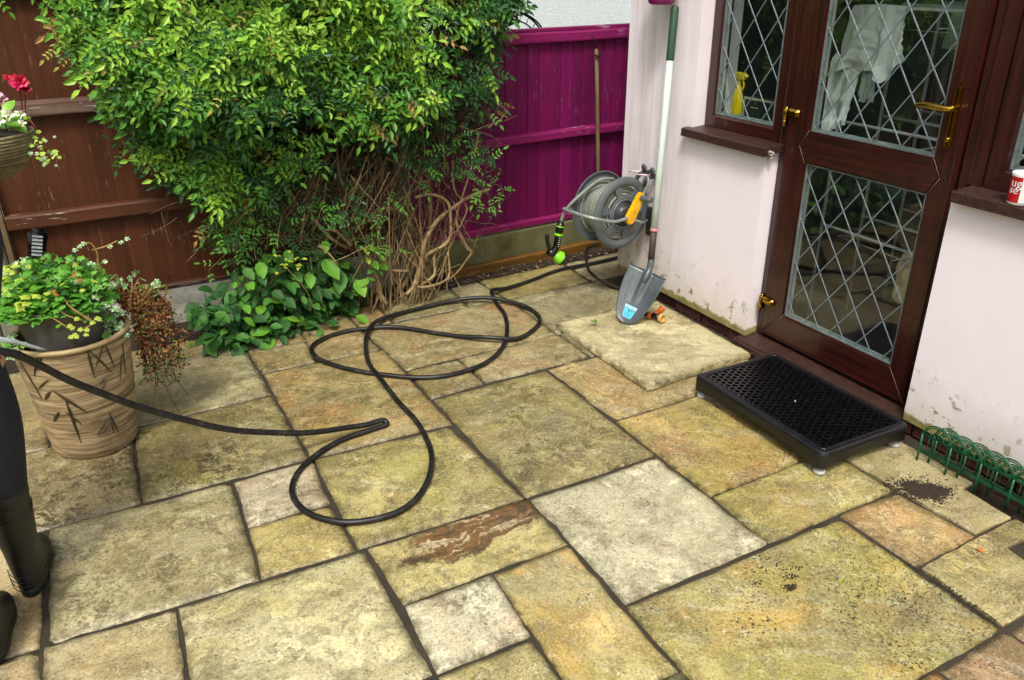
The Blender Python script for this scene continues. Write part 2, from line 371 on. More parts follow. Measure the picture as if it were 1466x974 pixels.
M_black = plain('black_plastic', '#060607', '#0c0c0d', 30, .30, bump=.2, bsc=200)
M_blackm = plain('matt_black_rubber', '#08090a', '#0f1011', 20, .42, bump=.1, bsc=200)
M_hose = plain('black_hose_rubber', '#0d0e0f', '#191a1b', 12, .38, bump=.1, bsc=300)
def hosem():
    n = mat('dusty_black_hose_rubber'); g = n.noise(n.pos, 26, 6, .7); g2 = n.noise(n.pos, 240, 3, .6)
    col = n.mix(n.ramp(g, [(.5, 0.), (.72, .5)]), C('#0c0d0e'), C('#4a463a')); col = n.mix(n.ramp(g2, [(.66, 0.), (.74, .5)]), col, C('#77705c'))
    return fin(n, col, n.math('ADD', .25, n.math('MULTIPLY', g, .45)), 0, n.bump(g2, .15, .001), .5)
M_hose = hosem()
M_greyfoot = plain('pale_grey_plastic', '#b7bbb6', '#8e918c', 30, .5)

# ---------------------------------------------------------------- ground, mortar bed, flagstones
g = MB(); N = 40
g.add([(-300, -300, -.09), (300, -300, -.09), (300, 300, -.09), (-300, 300, -.09)], [(0, 1, 2, 3)])
tag(g.build('ground', M_soil), kind='structure')
def sheet(poly, z, name, m, kind, th=.03):
    b = MB(); b.prism(poly, z-th, z); o = b.build(name, m); return tag(o, kind=kind)
patio = sheet([(-4, -2.5), (2.585, -2.5), (2.585, 1.432), (2.735, 1.432), (2.735, 3.84), (3.9, 3.84), (3.9, 4.30), (1.85, 4.13), (.2, 4.05), (-4, 4.05)], -.011, 'patio', M_mortar, 'structure')

def make_slab(name, q, m, seed, top=0., th=.035, inset=.008, n=14, rel=.0022, parent=None):
    """riven flagstone over the quad q (far-left, far-right, near-right, near-left)"""
    Q = [Vector((p[0], p[1], 0)) for p in q]; ce = sum(Q, Vector())/4
    P = []
    for i in range(4):
        a = (Q[(i+1) % 4]-Q[i]).normalized(); b = (Q[i-1]-Q[i]).normalized(); P.append(Q[i]+(a+b)*inset-ce)
    L = max((P[1]-P[0]).length, (P[3]-P[0]).length); n = max(8, int(n*min(1.6, L/.59)))
    rnd = random.Random(seed); top += rnd.uniform(-.0025, .002) if top == 0 else 0; tx, ty = rnd.uniform(-.003, .003), rnd.uniform(-.003, .003)
    vs = []; edge = []
    rings = [(-.02, -th), (-.0015, -.010), (0., -.004), (.0035, -.0008)]
    us = [0]+[.5/n, ]+[k/n for k in range(1, n)]+[1-.5/n, 1]; mlen = len(us)
    for vv in us:
        for uu in us:
            p = P[0]*(1-uu)*(1-vv)+P[1]*uu*(1-vv)+P[2]*uu*vv+P[3]*(1-uu)*vv
            d = min(uu, 1-uu, vv, 1-vv)
            w = p+ce
            j = Vector((ff(w.x*9, w.y*9, seed*1.7), ff(w.x*9, w.y*9, seed*1.7+50), 0))*.0065
            if d < .001: p = p+j*1.0
            else: p = p+j*max(0, 1-d*9)
            z = ff(w.x*4.2, w.y*4.2, seed*3.1, 5)*rel*2+ff(w.x*14, w.y*14, seed, 3)*rel*.6+p.x*tx/.3+p.y*ty/.3
            if d < .001: z -= .006+abs(ff(w.x*30, w.y*30, seed, 2))*.004
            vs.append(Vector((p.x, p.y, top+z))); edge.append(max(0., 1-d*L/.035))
    fs = []
    for a in range(mlen-1):
        for b in range(mlen-1): fs.append((a*mlen+b, (a+1)*mlen+b, (a+1)*mlen+b+1, a*mlen+b+1))
    bd = [b for b in range(mlen)]+[a*mlen+mlen-1 for a in range(1, mlen)]+[(mlen-1)*mlen+b for b in range(mlen-2, -1, -1)]+[a*mlen for a in range(mlen-2, 0, -1)]
    base = len(vs)
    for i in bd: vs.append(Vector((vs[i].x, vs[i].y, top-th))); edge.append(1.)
    k = len(bd)
    for i in range(k): fs.append((bd[i], bd[(i+1) % k], base+(i+1) % k, base+i))
    mb = MB(); mb.add(vs, fs, 0, True); o = mb.build(name, m, parent, loc=(ce.x, ce.y, 0))
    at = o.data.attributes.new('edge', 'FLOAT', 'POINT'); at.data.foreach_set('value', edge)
    return o
def poly_slab(name, pts, m, top=0, th=.035, seed=1):
    cx = sum(p[0] for p in pts)/len(pts); cy = sum(p[1] for p in pts)/len(pts)
    # fine-grained outline so that the edge wanders like split stone
    P = []
    for i in range(len(pts)):
        a = Vector((*pts[i], 0)); b = Vector((*pts[(i+1) % len(pts)], 0)); m_ = max(1, int((b-a).length/.035))
        for j in range(m_):
            p = a.lerp(b, j/m_); P.append((p.x-cx+ff(p.x*9, p.y*9, seed)*.004, p.y-cy+ff(p.x*9, p.y*9, seed+9)*.004))
    mb = MB(); bm = bmesh.new(); vv = [bm.verts.new((x, y, top)) for x, y in P]; f = bm.faces.new(vv)
    if f.normal.z < 0: f.normal_flip()
    r = bmesh.ops.extrude_face_region(bm, geom=[f]); nv = [e for e in r['geom'] if isinstance(e, bmesh.types.BMVert)]
    for v in nv: v.co.z -= th
    tops = [e for e in bm.edges if all(abs(v.co.z-top) < 1e-6 for v in e.verts)]
    bmesh.ops.bevel(bm, geom=tops, offset=.004, segments=1, affect='EDGES')
    bmesh.ops.triangulate(bm, faces=[f for f in bm.faces if len(f.verts) > 4])
    mb.addbm(bm); bm.free(); o = mb.build(name, m, loc=(cx, cy, 0))
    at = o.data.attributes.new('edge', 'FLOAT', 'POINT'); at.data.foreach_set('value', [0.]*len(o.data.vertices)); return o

# colours of the flags, read off the photograph one by one
K = dict
SL = [
 ('a1', [(-.368, 2.752), (.242, 2.737), (.222, 2.143), (-.382, 2.153)], K(A='#b3ab7c', B='#958d62', sa=.25, dark=.4, speck=.5, algae=.15, ang=.2)),
 ('b1', [(.242, 2.737), (.547, 2.74), (.53, 2.430), (.235, 2.433)], K(A='#b6ac8a', B='#a39a80', stain='#b28a5a', sa=.3, dark=.3, speck=.5, algae=.05, ang=.15)),
 ('b2', [(.235, 2.433), (.53, 2.430), (.531, 2.142), (.222, 2.143)], K(A='#b8a966', B='#a3934f', stain='#b08a3e', sa=.6, dark=.2, speck=.4, algae=.35)),
 ('c1', [(.547, 2.75), (1.128, 2.734), (1.156, 2.131), (.531, 2.142)], K(A='#a79d5e', B='#8f864d', sa=.15, dark=.45, speck=.55, algae=.5, ang=.5)),
 ('d1', [(.560, 2.136), (1.160, 2.128), (1.162, 1.840), (.574, 1.832)], K(A='#b4a76a', B='#a29758', stain='#b5803a', sa=.4, dark=.35, speck=.4, algae=.2, rust=(-.085, -.060, 0))),
 ('d2', [(.574, 1.832), (.873, 1.830), (.862, 1.540), (.557, 1.537)], K(A='#c9c4a0', B='#b5b08e', stain='#c08c5c', sa=.35, dark=.4, speck=.45, algae=0.)),
 ('d3', [(.873, 1.830), (1.162, 1.840), (1.155, 1.240), (.848, 1.240)], K(A='#b5a058', B='#968e5e', stain='#ba8c34', sa=.75, dark=.15, speck=.15, algae=.45, ang=1.3)),
 ('e', [(1.162, 2.130), (1.740, 2.137), (1.747, 1.532), (1.166, 1.520)], K(A='#bcb893', B='#aeaa88', stain='#b8a689', sa=.35, dark=.22, speck=.4, algae=.12, ang=.9)),
 ('f1', [(-.028, 2.142), (.555, 2.136), (.557, 1.537), (-.045, 1.55)], K(A='#c2bb8c', B='#b2ab7b', stain='#b3a35c', sa=.5, dark=.3, speck=.5, algae=.2, ang=.15)),
 ('f0', [(-.382, 2.153), (-.028, 2.142), (-.040, 1.84), (-.39, 1.852)], K(A='#bab083', B='#a89c6c', stain='#b5965a', sa=.4, dark=.3, speck=.3, algae=.1, ang=.2)),
 ('h2', [(-.057, 3.333), (.531, 3.350), (.540, 2.755), (-.071, 2.748)], K(A='#968c58', B='#7d7344', sa=.1, dark=.6, speck=.6, algae=.3, ang=.6)),
 ('h1', [(-.66, 3.325), (-.057, 3.333), (-.071, 2.748), (-.67, 2.745)], K(A='#978a60', B='#7b6f49', sa=.1, dark=.7, speck=.6, algae=.1, ang=1.)),
 ('i1', [(-.36, 3.89), (.515, 3.902), (.531, 3.350), (-.36, 3.333)], K(A='#a19a72', B='#8a8259', sa=.1, dark=.35, speck=.3, algae=.2, ang=.15)),
 ('i0', [(-.36, 4.15), (.508, 4.135), (.515, 3.902), (-.36, 3.89)], K(A='#96875a', B='#8a7c4e', sa=.3, dark=.35, speck=.2, algae=.2, ang=.1)),
 ('i2', [(-.96, 4.15), (-.36, 4.15), (-.36, 3.33), (-.96, 3.33)], K(A='#96875a', B='#8a7c4e', sa=.3, dark=.35, speck=.2, algae=.2, ang=.1)),
 ('k1', [(.508, 4.135), (.812, 4.12), (.82, 3.850), (.515, 3.862)], K(A='#998d5d', B='#83774a', sa=.2, dark=.4, speck=.3, algae=.2)),
 ('k2', [(.515, 3.862), (.82, 3.850), (.793, 3.586), (.531, 3.587)], K(A='#958654', B='#7f7445', sa=.3, dark=.45, speck=.3, algae=.2)),
 ('p', [(.812, 4.12), (1.098, 4.13), (1.115, 3.574), (.793, 3.586)], K(A='#998758', B='#836f42', stain='#a3824a', sa=.5, dark=.35, speck=.2, algae=.1, ang=.2)),
 ('q', [(.531, 3.587), (1.130, 3.573), (1.140, 2.737), (.540, 2.752)], K(A='#998851', B='#827444', stain='#a07336', sa=.65, dark=.42, speck=.35, algae=.15, ang=.1)),
 ('r', [(1.098, 4.16), (1.285, 4.16), (1.289, 3.868), (1.104, 3.861)], K(A='#a0834c', B='#8c7140', stain='#a3763a', sa=.5, dark=.3, speck=.2, algae=.1)),
 ('s', [(1.104, 3.861), (1.988, 3.868), (1.985, 3.308), (1.140, 3.297)], K(A='#8f8354', B='#80754a', stain='#95673a', sa=.8, dark=.35, speck=.25, algae=.1, ang=.3)),
 ('t1', [(1.140, 3.292), (1.412, 3.290), (1.418, 3.000), (1.140, 2.98)], K(A='#93834e', B='#7f7246', stain='#9a7038', sa=.5, dark=.4, speck=.3, algae=.1)),
 ('t2', [(1.412, 3.290), (1.985, 3.308), (1.990, 3.005), (1.418, 3.000)], K(A='#978a5f', B='#84774c', stain='#a37848', sa=.4, dark=.35, speck=.35, algae=.1, ang=.2)),
 ('u', [(1.140, 2.98), (1.734, 2.990), (1.740, 2.140), (1.158, 2.133)], K(A='#8f854e', B='#777043', sa=.15, dark=.5, speck=.45, algae=.25, ang=.12)),
 ('v', [(1.734, 2.995), (2.66, 3.02), (2.66, 2.462), (1.748, 2.436)], K(A='#a49058', B='#92804c', stain='#9f7138', sa=.6, dark=.3, speck=.45, algae=.1, ang=.9)),
 ('w', [(1.748, 2.434), (2.66, 2.462), (2.66, 1.852), (1.751, 1.829)], K(A='#a8914a', B='#97823f', stain='#a06f2c', sa=.5, dark=.25, speck=.7, algae=.5, ang=.8)),
 ('x', [(1.751, 1.829), (2.364, 1.848), (2.366, 1.540), (1.747, 1.532)], K(A='#a19758', B='#918647', stain='#9b7636', sa=.35, dark=.3, speck=.5, algae=.5, ang=.3)),
 ('lt', [(1.158, 1.516), (2.067, 1.532), (2.072, .93), (1.158, .905)], K(A='#9f9553', B='#8d864f', stain='#ac8934', sa=.7, dark=.22, speck=.95, algae=.55, ang=.5)),
 ('y', [(2.067, 1.535), (2.366, 1.542), (2.386, 1.236), (2.078, 1.222)], K(A='#ab9256', B='#998048', stain='#a87a40', sa=.6, dark=.35, speck=.35, algae=0., ang=.6)),
 ('bb', [(1.772, .925), (2.072, .930), (2.08, .34), (1.77, .33)], K(A='#987c52', B='#846843', stain='#8a5e36', sa=.5, dark=.4, speck=.4, algae=0., ang=1.1)),
 ('bc', [(2.072, .922), (2.585, .93), (2.585, .33), (2.08, .34)], K(A='#987c52', B='#846843', stain='#8a5e36', sa=.5, dark=.4, speck=.4, algae=0.)),
 ('cc', [(1.158, .905), (1.772, .925), (1.77, .33), (1.16, .32)], K(A='#b08a42', B='#9f8550', stain='#b07a2e', sa=.6, dark=.3, speck=.3, algae=.1)),
 ('m1', [(1.285, 4.18), (1.756, 4.19), (1.737, 3.866), (1.289, 3.868)], K(A='#868055', B='#767047', sa=.1, dark=.4, speck=.3, algae=.2)),
 ('m2', [(1.756, 4.19), (1.955, 4.22), (1.980, 3.866), (1.737, 3.866)], K(A='#929069', B='#807a50', sa=.1, dark=.3, speck=.3, algae=.2)),
 ('m3', [(1.955, 4.22), (2.570, 4.25), (2.558, 3.887), (1.980, 3.866)], K(A='#8f8446', B='#7e7440', stain='#96743a', sa=.5, dark=.35, speck=.3, algae=.45, ang=.2)),
 ('m4', [(2.570, 4.25), (3.5, 4.28), (3.5, 3.90), (2.558, 3.887)], K(A='#9d9471', B='#8b7f59', stain='#9a7a4a', sa=.4, dark=.3, speck=.3, algae=.1)),
 ('n', [(1.980, 3.866), (2.66, 3.889), (2.66, 3.335), (1.985, 3.310)], K(A='#7f7d5d', B='#737152', sa=.1, dark=.3, speck=.55, algae=.25)),
 ('n2', [(1.990, 3.308), (2.66, 3.332), (2.66, 3.02), (1.992, 3.005)], K(A='#7f7d5d', B='#737152', sa=.1, dark=.3, speck=.55, algae=.25)),
 ('f2', [(-.045, 1.55), (.557, 1.535), (.56, 1.24), (-.045, 1.24)], K(A='#b9b183', B='#a29a6c', dark=.3, speck=.3)),
 ('d4', [(.557, 1.535), (.855, 1.538), (.85, 1.24), (.56, 1.24)], K(A='#b0a86c', B='#9d9254', stain='#ab9050', sa=.3, dark=.3, speck=.5, algae=.2)),
 ('g0', [(-.66, 2.745), (-.375, 2.750), (-.385, 2.153), (-.67, 2.15)], K(A='#b7a877', B='#a38c58', stain='#b98f52', sa=.6, dark=.3, speck=.3, algae=0., ang=.2)),
 ('g1', [(-.97, 2.15), (-.385, 2.153), (-.395, 1.55), (-.97, 1.55)], K(A='#b8ae80', B='#a69a6b', stain='#b58f52', sa=.4, dark=.35, speck=.5, algae=0., ang=.2)),
 ('g2', [(-.385, 1.845), (-.043, 1.84), (-.045, 1.24), (-.39, 1.24)], K(A='#b9b183', B='#a29a6c', sa=.3, dark=.3, speck=.3, ang=.2)),
]
random.seed(11)
# the paving goes on beyond the frame in the same 0.6 m module
FX = []
for x, x1 in ((-3.37, -2.76), (-2.76, -2.17), (-2.17, -1.57), (-1.57, -.97)):
    for y, y1 in ((4.04, 3.33), (3.33, 2.745), (2.745, 2.15), (2.15, 1.55), (1.55, 1.24), (1.24, .62), (.62, .0), (0, -.6), (-.6, -1.2)): FX.append((x, x1, y, y1))
for y, y1 in ((3.33, 2.745), (2.745, 2.15)): FX.append((-.97, -.665, y, y1))
FX.append((-.97, -.39, 1.55, 1.24))
for x, x1 in ((-.97, -.39), (-.39, -.045), (-.045, .56), (.56, 1.155)):
    for y, y1 in ((1.24, .62), (.62, .0), (0, -.6), (-.6, -1.2)): FX.append((x, x1, y, y1))
for x, x1 in ((1.16, 1.77), (1.77, 2.08), (2.08, 2.585)):
    for y, y1 in ((.33, -.3), (-.3, -.9)): FX.append((x, x1, y, y1))
FM = [slab_mat(A=a, B=b, sa=.4, dark=.35, speck=.5, algae=.25, ang=g_) for a, b, g_ in (('#a69c62', '#8b8250', .2), ('#b0a783', '#9b9272', 1.), ('#a08a54', '#8d7844', .6))]
for i, (x, x1, y, y1) in enumerate(FX): SL.append(('fill', [(x, y), (x1, y), (x1, y1), (x, y1)], FM[i*7 % 3]))
for k_, (nm, q, kw) in enumerate(SL):
    fill = nm == 'fill'
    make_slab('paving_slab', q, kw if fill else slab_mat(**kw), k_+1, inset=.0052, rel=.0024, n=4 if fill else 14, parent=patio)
# notched flag beside the planting slot, and the flag with the small square pocket
Zm = slab_mat(A='#a89f6c', B='#9d8c62', stain='#b09a86', sa=.4, dark=.25, speck=.35, algae=.3)
poly_slab('paving_slab', [(2.374, 1.845), (2.66, 1.852), (2.655, 1.44), (2.590, 1.434), (2.581, 1.245), (2.395, 1.243), (2.374, 1.54)], Zm, seed=71).parent = patio
Am = slab_mat(A='#a39658', B='#958a5c', stain='#9a7a4a', sa=.35, dark=.4, speck=.8, algae=.3)
poly_slab('paving_slab', [(2.086, 1.214), (2.392, 1.230), (2.585, 1.232), (2.585, 1.15), (2.414, 1.148), (2.408, 1.088), (2.585, 1.085), (2.585, .94), (2.08, .938)], Am, seed=73).parent = patio
# the loose flag lying on top along the wall
Rm = slab_mat(A='#b9b083', B='#a89d70', stain='#99924e', sa=.3, dark=.2, speck=.25, algae=.15, ang=.4)
o = make_slab('raised_paving_slab', [(2.012, 3.375), (2.670, 3.385), (2.655, 2.612), (2.014, 2.572)], Rm, 401, top=.034, th=.030, inset=.002, n=18, rel=.004)
tag(o, 'thick cream flagstone lying loose on top of the paving under the spade', 'paving slab')
# bed along the fence
bed = MB(); nx, ny = 60, 8
vs = []
for j in range(ny+1):
    for i in range(nx+1):
        x = -.6+i*(4.2/nx); y0 = 4.10+max(0, (x-1.2))*.07; y = y0+j/ny*(4.62-y0)
        z = -.012+.02*min(1, j/3)+ff(x*7, y*7, 3)*.012; vs.append((x, y, z))
fs = [(j*(nx+1)+i, j*(nx+1)+i+1, (j+1)*(nx+1)+i+1, (j+1)*(nx+1)+i) for j in range(ny) for i in range(nx)]
bed.add(vs, fs, 0, True); tag(bed.build('soil_bed', M_soil), kind='structure')
# soil in the slot by the house wall
t_ = MB(); vs = []; nx, ny = 8, 60
for j in range(ny+1):
    for i in range(nx+1):
        x = 2.58+i*.17/nx; y = -.8+j*(2.25/ny); vs.append((x, y, -.055+ff(x*20, y*20, 4)*.018))
t_.add(vs, [(j*(nx+1)+i, j*(nx+1)+i+1, (j+1)*(nx+1)+i+1, (j+1)*(nx+1)+i) for j in range(ny) for i in range(nx)], 0, True)
tag(t_.build('soil_slot', M_soil), kind='structure')
pk = MB(); pk.box(2.40, 2.59, 1.08, 1.155, -.06, -.035); tag(pk.build('soil_pocket', M_soil), kind='structure')
# black crumbs of soil / dirt on the flags
M_dirt = plain('damp_black_dirt', '#241c12', '#3a2e1f', 60, .9, bump=.6)
rnd = random.Random(5); d_ = MB()
def crumb(x, y, r, z=0.002):
    k = 5; vs = [(x+cos(2*pi*i/k+r*900)*r*rnd.uniform(.7, 1.2), y+sin(2*pi*i/k+r*900)*r*rnd.uniform(.7, 1.2), z-.003) for i in range(k)]+[(x, y, z+r*.5)]
    d_.add(vs, [(i, (i+1) % k, k) for i in range(k)])
for gx, gy, sx_, sy_, n_ in ((2.435, 1.525, .022, .020, 650), (2.47, 1.485, .024, .018, 700), (2.415, 1.49, .016, .022, 350), (2.50, 1.455, .018, .014, 380), (2.45, 1.45, .014, .016, 260), (2.39, 1.56, .03, .02, 120), (2.46, 1.49, .055, .045, 260)):
    for i in range(n_):
        x, y = rnd.gauss(0, sx_), rnd.gauss(0, sy_); q_ = (x/sx_)**2+(y/sy_)**2
        crumb(gx+x, gy+y, rnd.uniform(.0016, .0058), .002+(.010*math.exp(-q_*.8) if n_ > 300 else 0)*rnd.random())
for cx, cy, s, n_ in ((1.690, 1.375, .02, 18), (1.655, 1.34, .016, 40), (1.735, 1.40, .02, 12), (1.58, 1.40, .02, 9), (1.70, 1.42, .03, 14), (2.32, 1.56, .012, 18), (2.34, 1.6, .03, 14)):
    for i in range(n_*2): crumb(cx+rnd.gauss(0, s*.6), cy+rnd.gauss(0, s*.4), rnd.uniform(.001, .004))
for i in range(420): crumb(rnd.gauss(1.93, .09), rnd.gauss(1.14, .13), rnd.uniform(.0008, .0022))
for i in range(260):
    t = rnd.random(); crumb(2.07+rnd.gauss(0, .012), .95+t*.3, rnd.uniform(.001, .003)); 
for i in range(330): t = rnd.random(); crumb(1.93+t*.28, 2.40-t*.05+abs(rnd.gauss(0, .03))*-1, rnd.uniform(.0008, .0025))
for i in range(260): crumb(rnd.uniform(1.15, 2.55), rnd.uniform(1.0, 2.4), rnd.uniform(.0008, .002))
for i in range(380):
    t = rnd.random(); crumb(2.66+rnd.gauss(0, .012), 2.45+t*.85, rnd.uniform(.001, .004), .036)
tag(d_.build('dirt_crumbs', M_dirt), kind='stuff')
# litter and gravel in the bed
M_litter = plain('dry_leaf_litter', '#5e4a2e', '#3a2c1a', 30, .9, rv=.5)
M_grav = plain('pale_gravel', '#a39c8c', '#6d6658', 30, .8)
l_ = MB()
for i in range(2600):
    x = rnd.uniform(.2, 3.2); y = 4.12+max(0, (x-1.2))*.07+abs(rnd.gauss(0, .09)); s = rnd.uniform(.004, .016); a = rnd.uniform(0, 6.3)
    if x > 1.8 and y > 4.32: continue
    z = .012+rnd.random()*.012; dx, dy = cos(a)*s, sin(a)*s
    if rnd.random() < .93: l_.add([(x-dx, y-dy, z), (x-dy*.3, y+dx*.3, z+.004), (x+dx, y+dy, z), (x+dy*.3, y-dx*.3, z+.002)], [(0, 1, 2, 3)], 0)
    else:
        r = s*.35; l_.add([(x-r, y-r, z-.005), (x+r, y-r, z-.005), (x+r, y+r, z-.005), (x-r, y+r, z-.005), (x, y, z+r)], [(0, 1, 4), (1, 2, 4), (2, 3, 4), (3, 0, 4)], 1)
tag(l_.build('leaf_litter', [M_litter, M_grav]), kind='stuff')
# ---------------------------------------------------------------- house
WX = 2.72            # face of the rendered wall; frames sit 7 cm back
house = thing('house', 'pink-white rendered house wall with rosewood door and windows on the right', 'house', (WX, 2.5, 0))
def H_(mb, name, m, par=house):      # children built in world coordinates
    o = mb.build(name, m); o.parent = par; o.matrix_parent_inverse = Matrix.Translation(-house.location) if par is house else par_inv(par)
    return o
def par_inv(p):
    M = Matrix.Identity(4)
    q = p
    M = world_of(p).inverted()
    return M
def world_of(o):
    M = o.matrix_parent_inverse @ Matrix.LocRotScale(o.location, o.rotation_euler, o.scale) if o.parent else Matrix.LocRotScale(o.location, o.rotation_euler, o.scale)
    return world_of(o.parent) @ M if o.parent else M
w = MB(); TH = .25
Y0, Y1 = -3.0, 3.85
SO, DL, DR, SR, HD = 3.268, 2.738, 1.812, .40, 2.14      # window left edge, door left and right, window right edge, head
def wallpoly(pts, x0=WX, x1=WX+TH):
    n = len(pts); w.add([(x0, y, z) for y, z in pts]+[(x1, y, z) for y, z in pts], [tuple(range(n)), tuple(range(2*n-1, n-1, -1))]+[(i, n+i, n+(i+1) % n, (i+1) % n) for i in range(n)])
wallpoly([(Y1, .06), (Y1, 3.4), (Y0, 3.4), (Y0, .06), (DR, .06), (DR, .965), (SR, .965), (SR, HD), (SO, HD), (SO, .965), (DL, .965), (DL, .06)])
w.box(WX+TH, 8, Y1-TH, Y1, .06, 3.4)       # end wall running away along the side passage
bmw = H_(w, 'wall', M_wall)
# brick footing under the plinth, every brick its own piece
foot = MB(); foot.box(WX+.055, WX+.2, Y0, Y1-.02, -.12, .06); foot.box(WX+TH, 8, Y1-.2, Y1-.03, -.12, .06)
M_dmort = plain('dark_footing_mortar', '#4a3f33', '#2c2620', 30, .95, bump=.8)
fo = H_(foot, 'footing', M_dmort)
bk = MB(); bk.cbox(-.05, .035, -.1035, .1035, -.031, .031, .004); bme = None
for r_i, z in enumerate((-.045, .026)):
    y = 3.74 - (.11 if r_i else 0)
    while y > .0:
        if z > 0 and DR-.02 < y < DL+.05 and False: y -= .218; continue
        if bme is None:
            b0 = bk.build('brick', M_brick); bme = b0.data; o = b0
        else: o = link('brick', bme)
        o.parent = fo; o.matrix_parent_inverse = world_of(fo).inverted()
        o.location = (WX+.068+random.uniform(-.006, .006), y, z+random.uniform(-.003, .003)); o.rotation_euler = (0, 0, random.uniform(-.02, .02))
        y -= .218
# cills
def cill(name, y0, y1, z1, zb, label=None):
    b = MB(); xs = WX-.042
    pr = [(xs, zb), (xs, z1-.002), (xs+.006, z1+.001), (WX+.09, z1+.010), (WX+.09, zb+.01), (WX-.001, zb+.008), (WX-.004, zb)]
    n = len(pr); b.add([(x, y0, z) for x, z in pr]+[(x, y1, z) for x, z in pr], [tuple(range(n)), tuple(range(2*n-1, n-1, -1))]+[(i, (i+1) % n, n+(i+1) % n, n+i) for i in range(n)])
    b.box(xs-.003, xs+.0, y0+.001, y1-.001, zb-.004, zb+.004)
    return H_(b, name, M_sill)
cill('window_cill', 2.705, 3.30, .990, .957); cill('window_cill', .36, 1.79, 1.006, .973)
# crumbling mortar at the end of the left cill
rb = MB(); rnd = random.Random(3)
for i in range(60): 
    c = Vector((WX-.01+rnd.uniform(-.02, .02), 2.722+rnd.uniform(-.02, .012), .965+rnd.uniform(-.02, .015))); s = rnd.uniform(.002, .008)
    bm = bmesh.new(); bmesh.ops.create_icosphere(bm, subdivisions=1, radius=s); rb.addbm(bm, M=Matrix.Translation(c)); bm.free()
o = H_(rb, 'crumbling_filler', plain('pale_filler', '#b9b2aa', '#8d867e', 40, .9)); o['kind'] = 'stuff'
FX0 = WX+.07          # front face of frames
# door threshold
b = MB(); pr = [(WX-.052, -.005), (WX-.052, .040), (WX-.046, .046), (FX0-.01, .068), (FX0+.07, .068), (FX0+.07, -.005)]; n = 6
y0, y1 = 1.822, 2.762
b.add([(x, y0, z) for x, z in pr]+[(x, y1, z) for x, z in pr], [tuple(range(n)), tuple(range(2*n-1, n-1, -1))]+[(i, (i+1) % n, n+(i+1) % n, n+i) for i in range(n)])
b.box(WX-.040, WX-.037, y0+.01, y1-.01, .0455, .0535)
H_(b, 'door_threshold', M_sill)
# ---- frames with mitred corners
def frame(name, ya, yb, za, zb, t, x0, dep, par, sides='LRTB', tb=None, ch=.012):
    """rectangular frame whose members are mitred profiles: L, R vertical; T, B horizontal"""
    tb = tb or t; out = []
    def member(p0, p1, q0, q1, m, nm):   # outer p0-p1, inner q0-q1 (y,z) ; bevelled inner lip
        b = MB()
        def ins(p, q, k): return (p[0]+(q[0]-p[0])*k, p[1]+(q[1]-p[1])*k)
        k = 1-ch/max(t, .001); a0, a1 = ins(p0, q0, k), ins(p1, q1, k); k2 = .06; o0, o1 = ins(p0, q0, k2), ins(p1, q1, k2)
        P = [(x0+.003, *p0), (x0, *o0), (x0, *a0), (x0+.011, *q0), (x0+dep, *q0), (x0+dep, *p0)]
        Q = [(x0+.003, *p1), (x0, *o1), (x0, *a1), (x0+.011, *q1), (x0+dep, *q1), (x0+dep, *p1)]
        b.add(P+Q, [tuple(range(6)), tuple(range(11, 5, -1))]+[(i, (i+1) % 6, 6+(i+1) % 6, 6+i) for i in range(6)])
        return H_(b, nm, m, par)
    e = .0004
    if 'L' in sides: out.append(member((yb, za+e), (yb, zb-e), (yb-t, za+tb+e), (yb-t, zb-tb-e), M_upvc, 'frame_post'))
    if 'R' in sides: out.append(member((ya, za+e), (ya, zb-e), (ya+t, za+tb+e), (ya+t, zb-tb-e), M_upvc, 'frame_post'))
    if 'B' in sides: out.append(member((ya+e, za), (yb-e, za), (ya+t+e, za+tb), (yb-t-e, za+tb), M_upvch, 'frame_rail'))
    if 'T' in sides: out.append(member((ya+e, zb), (yb-e, zb), (ya+t+e, zb-tb), (yb-t-e, zb-tb), M_upvch, 'frame_rail'))
    return out
def empty_child(name, par, loc):
    o = bpy.data.objects.new(name, None); COL.objects.link(o); o.parent = par; o.matrix_parent_inverse = world_of(par).inverted(); o.location = loc; o.empty_display_size = .05; return o
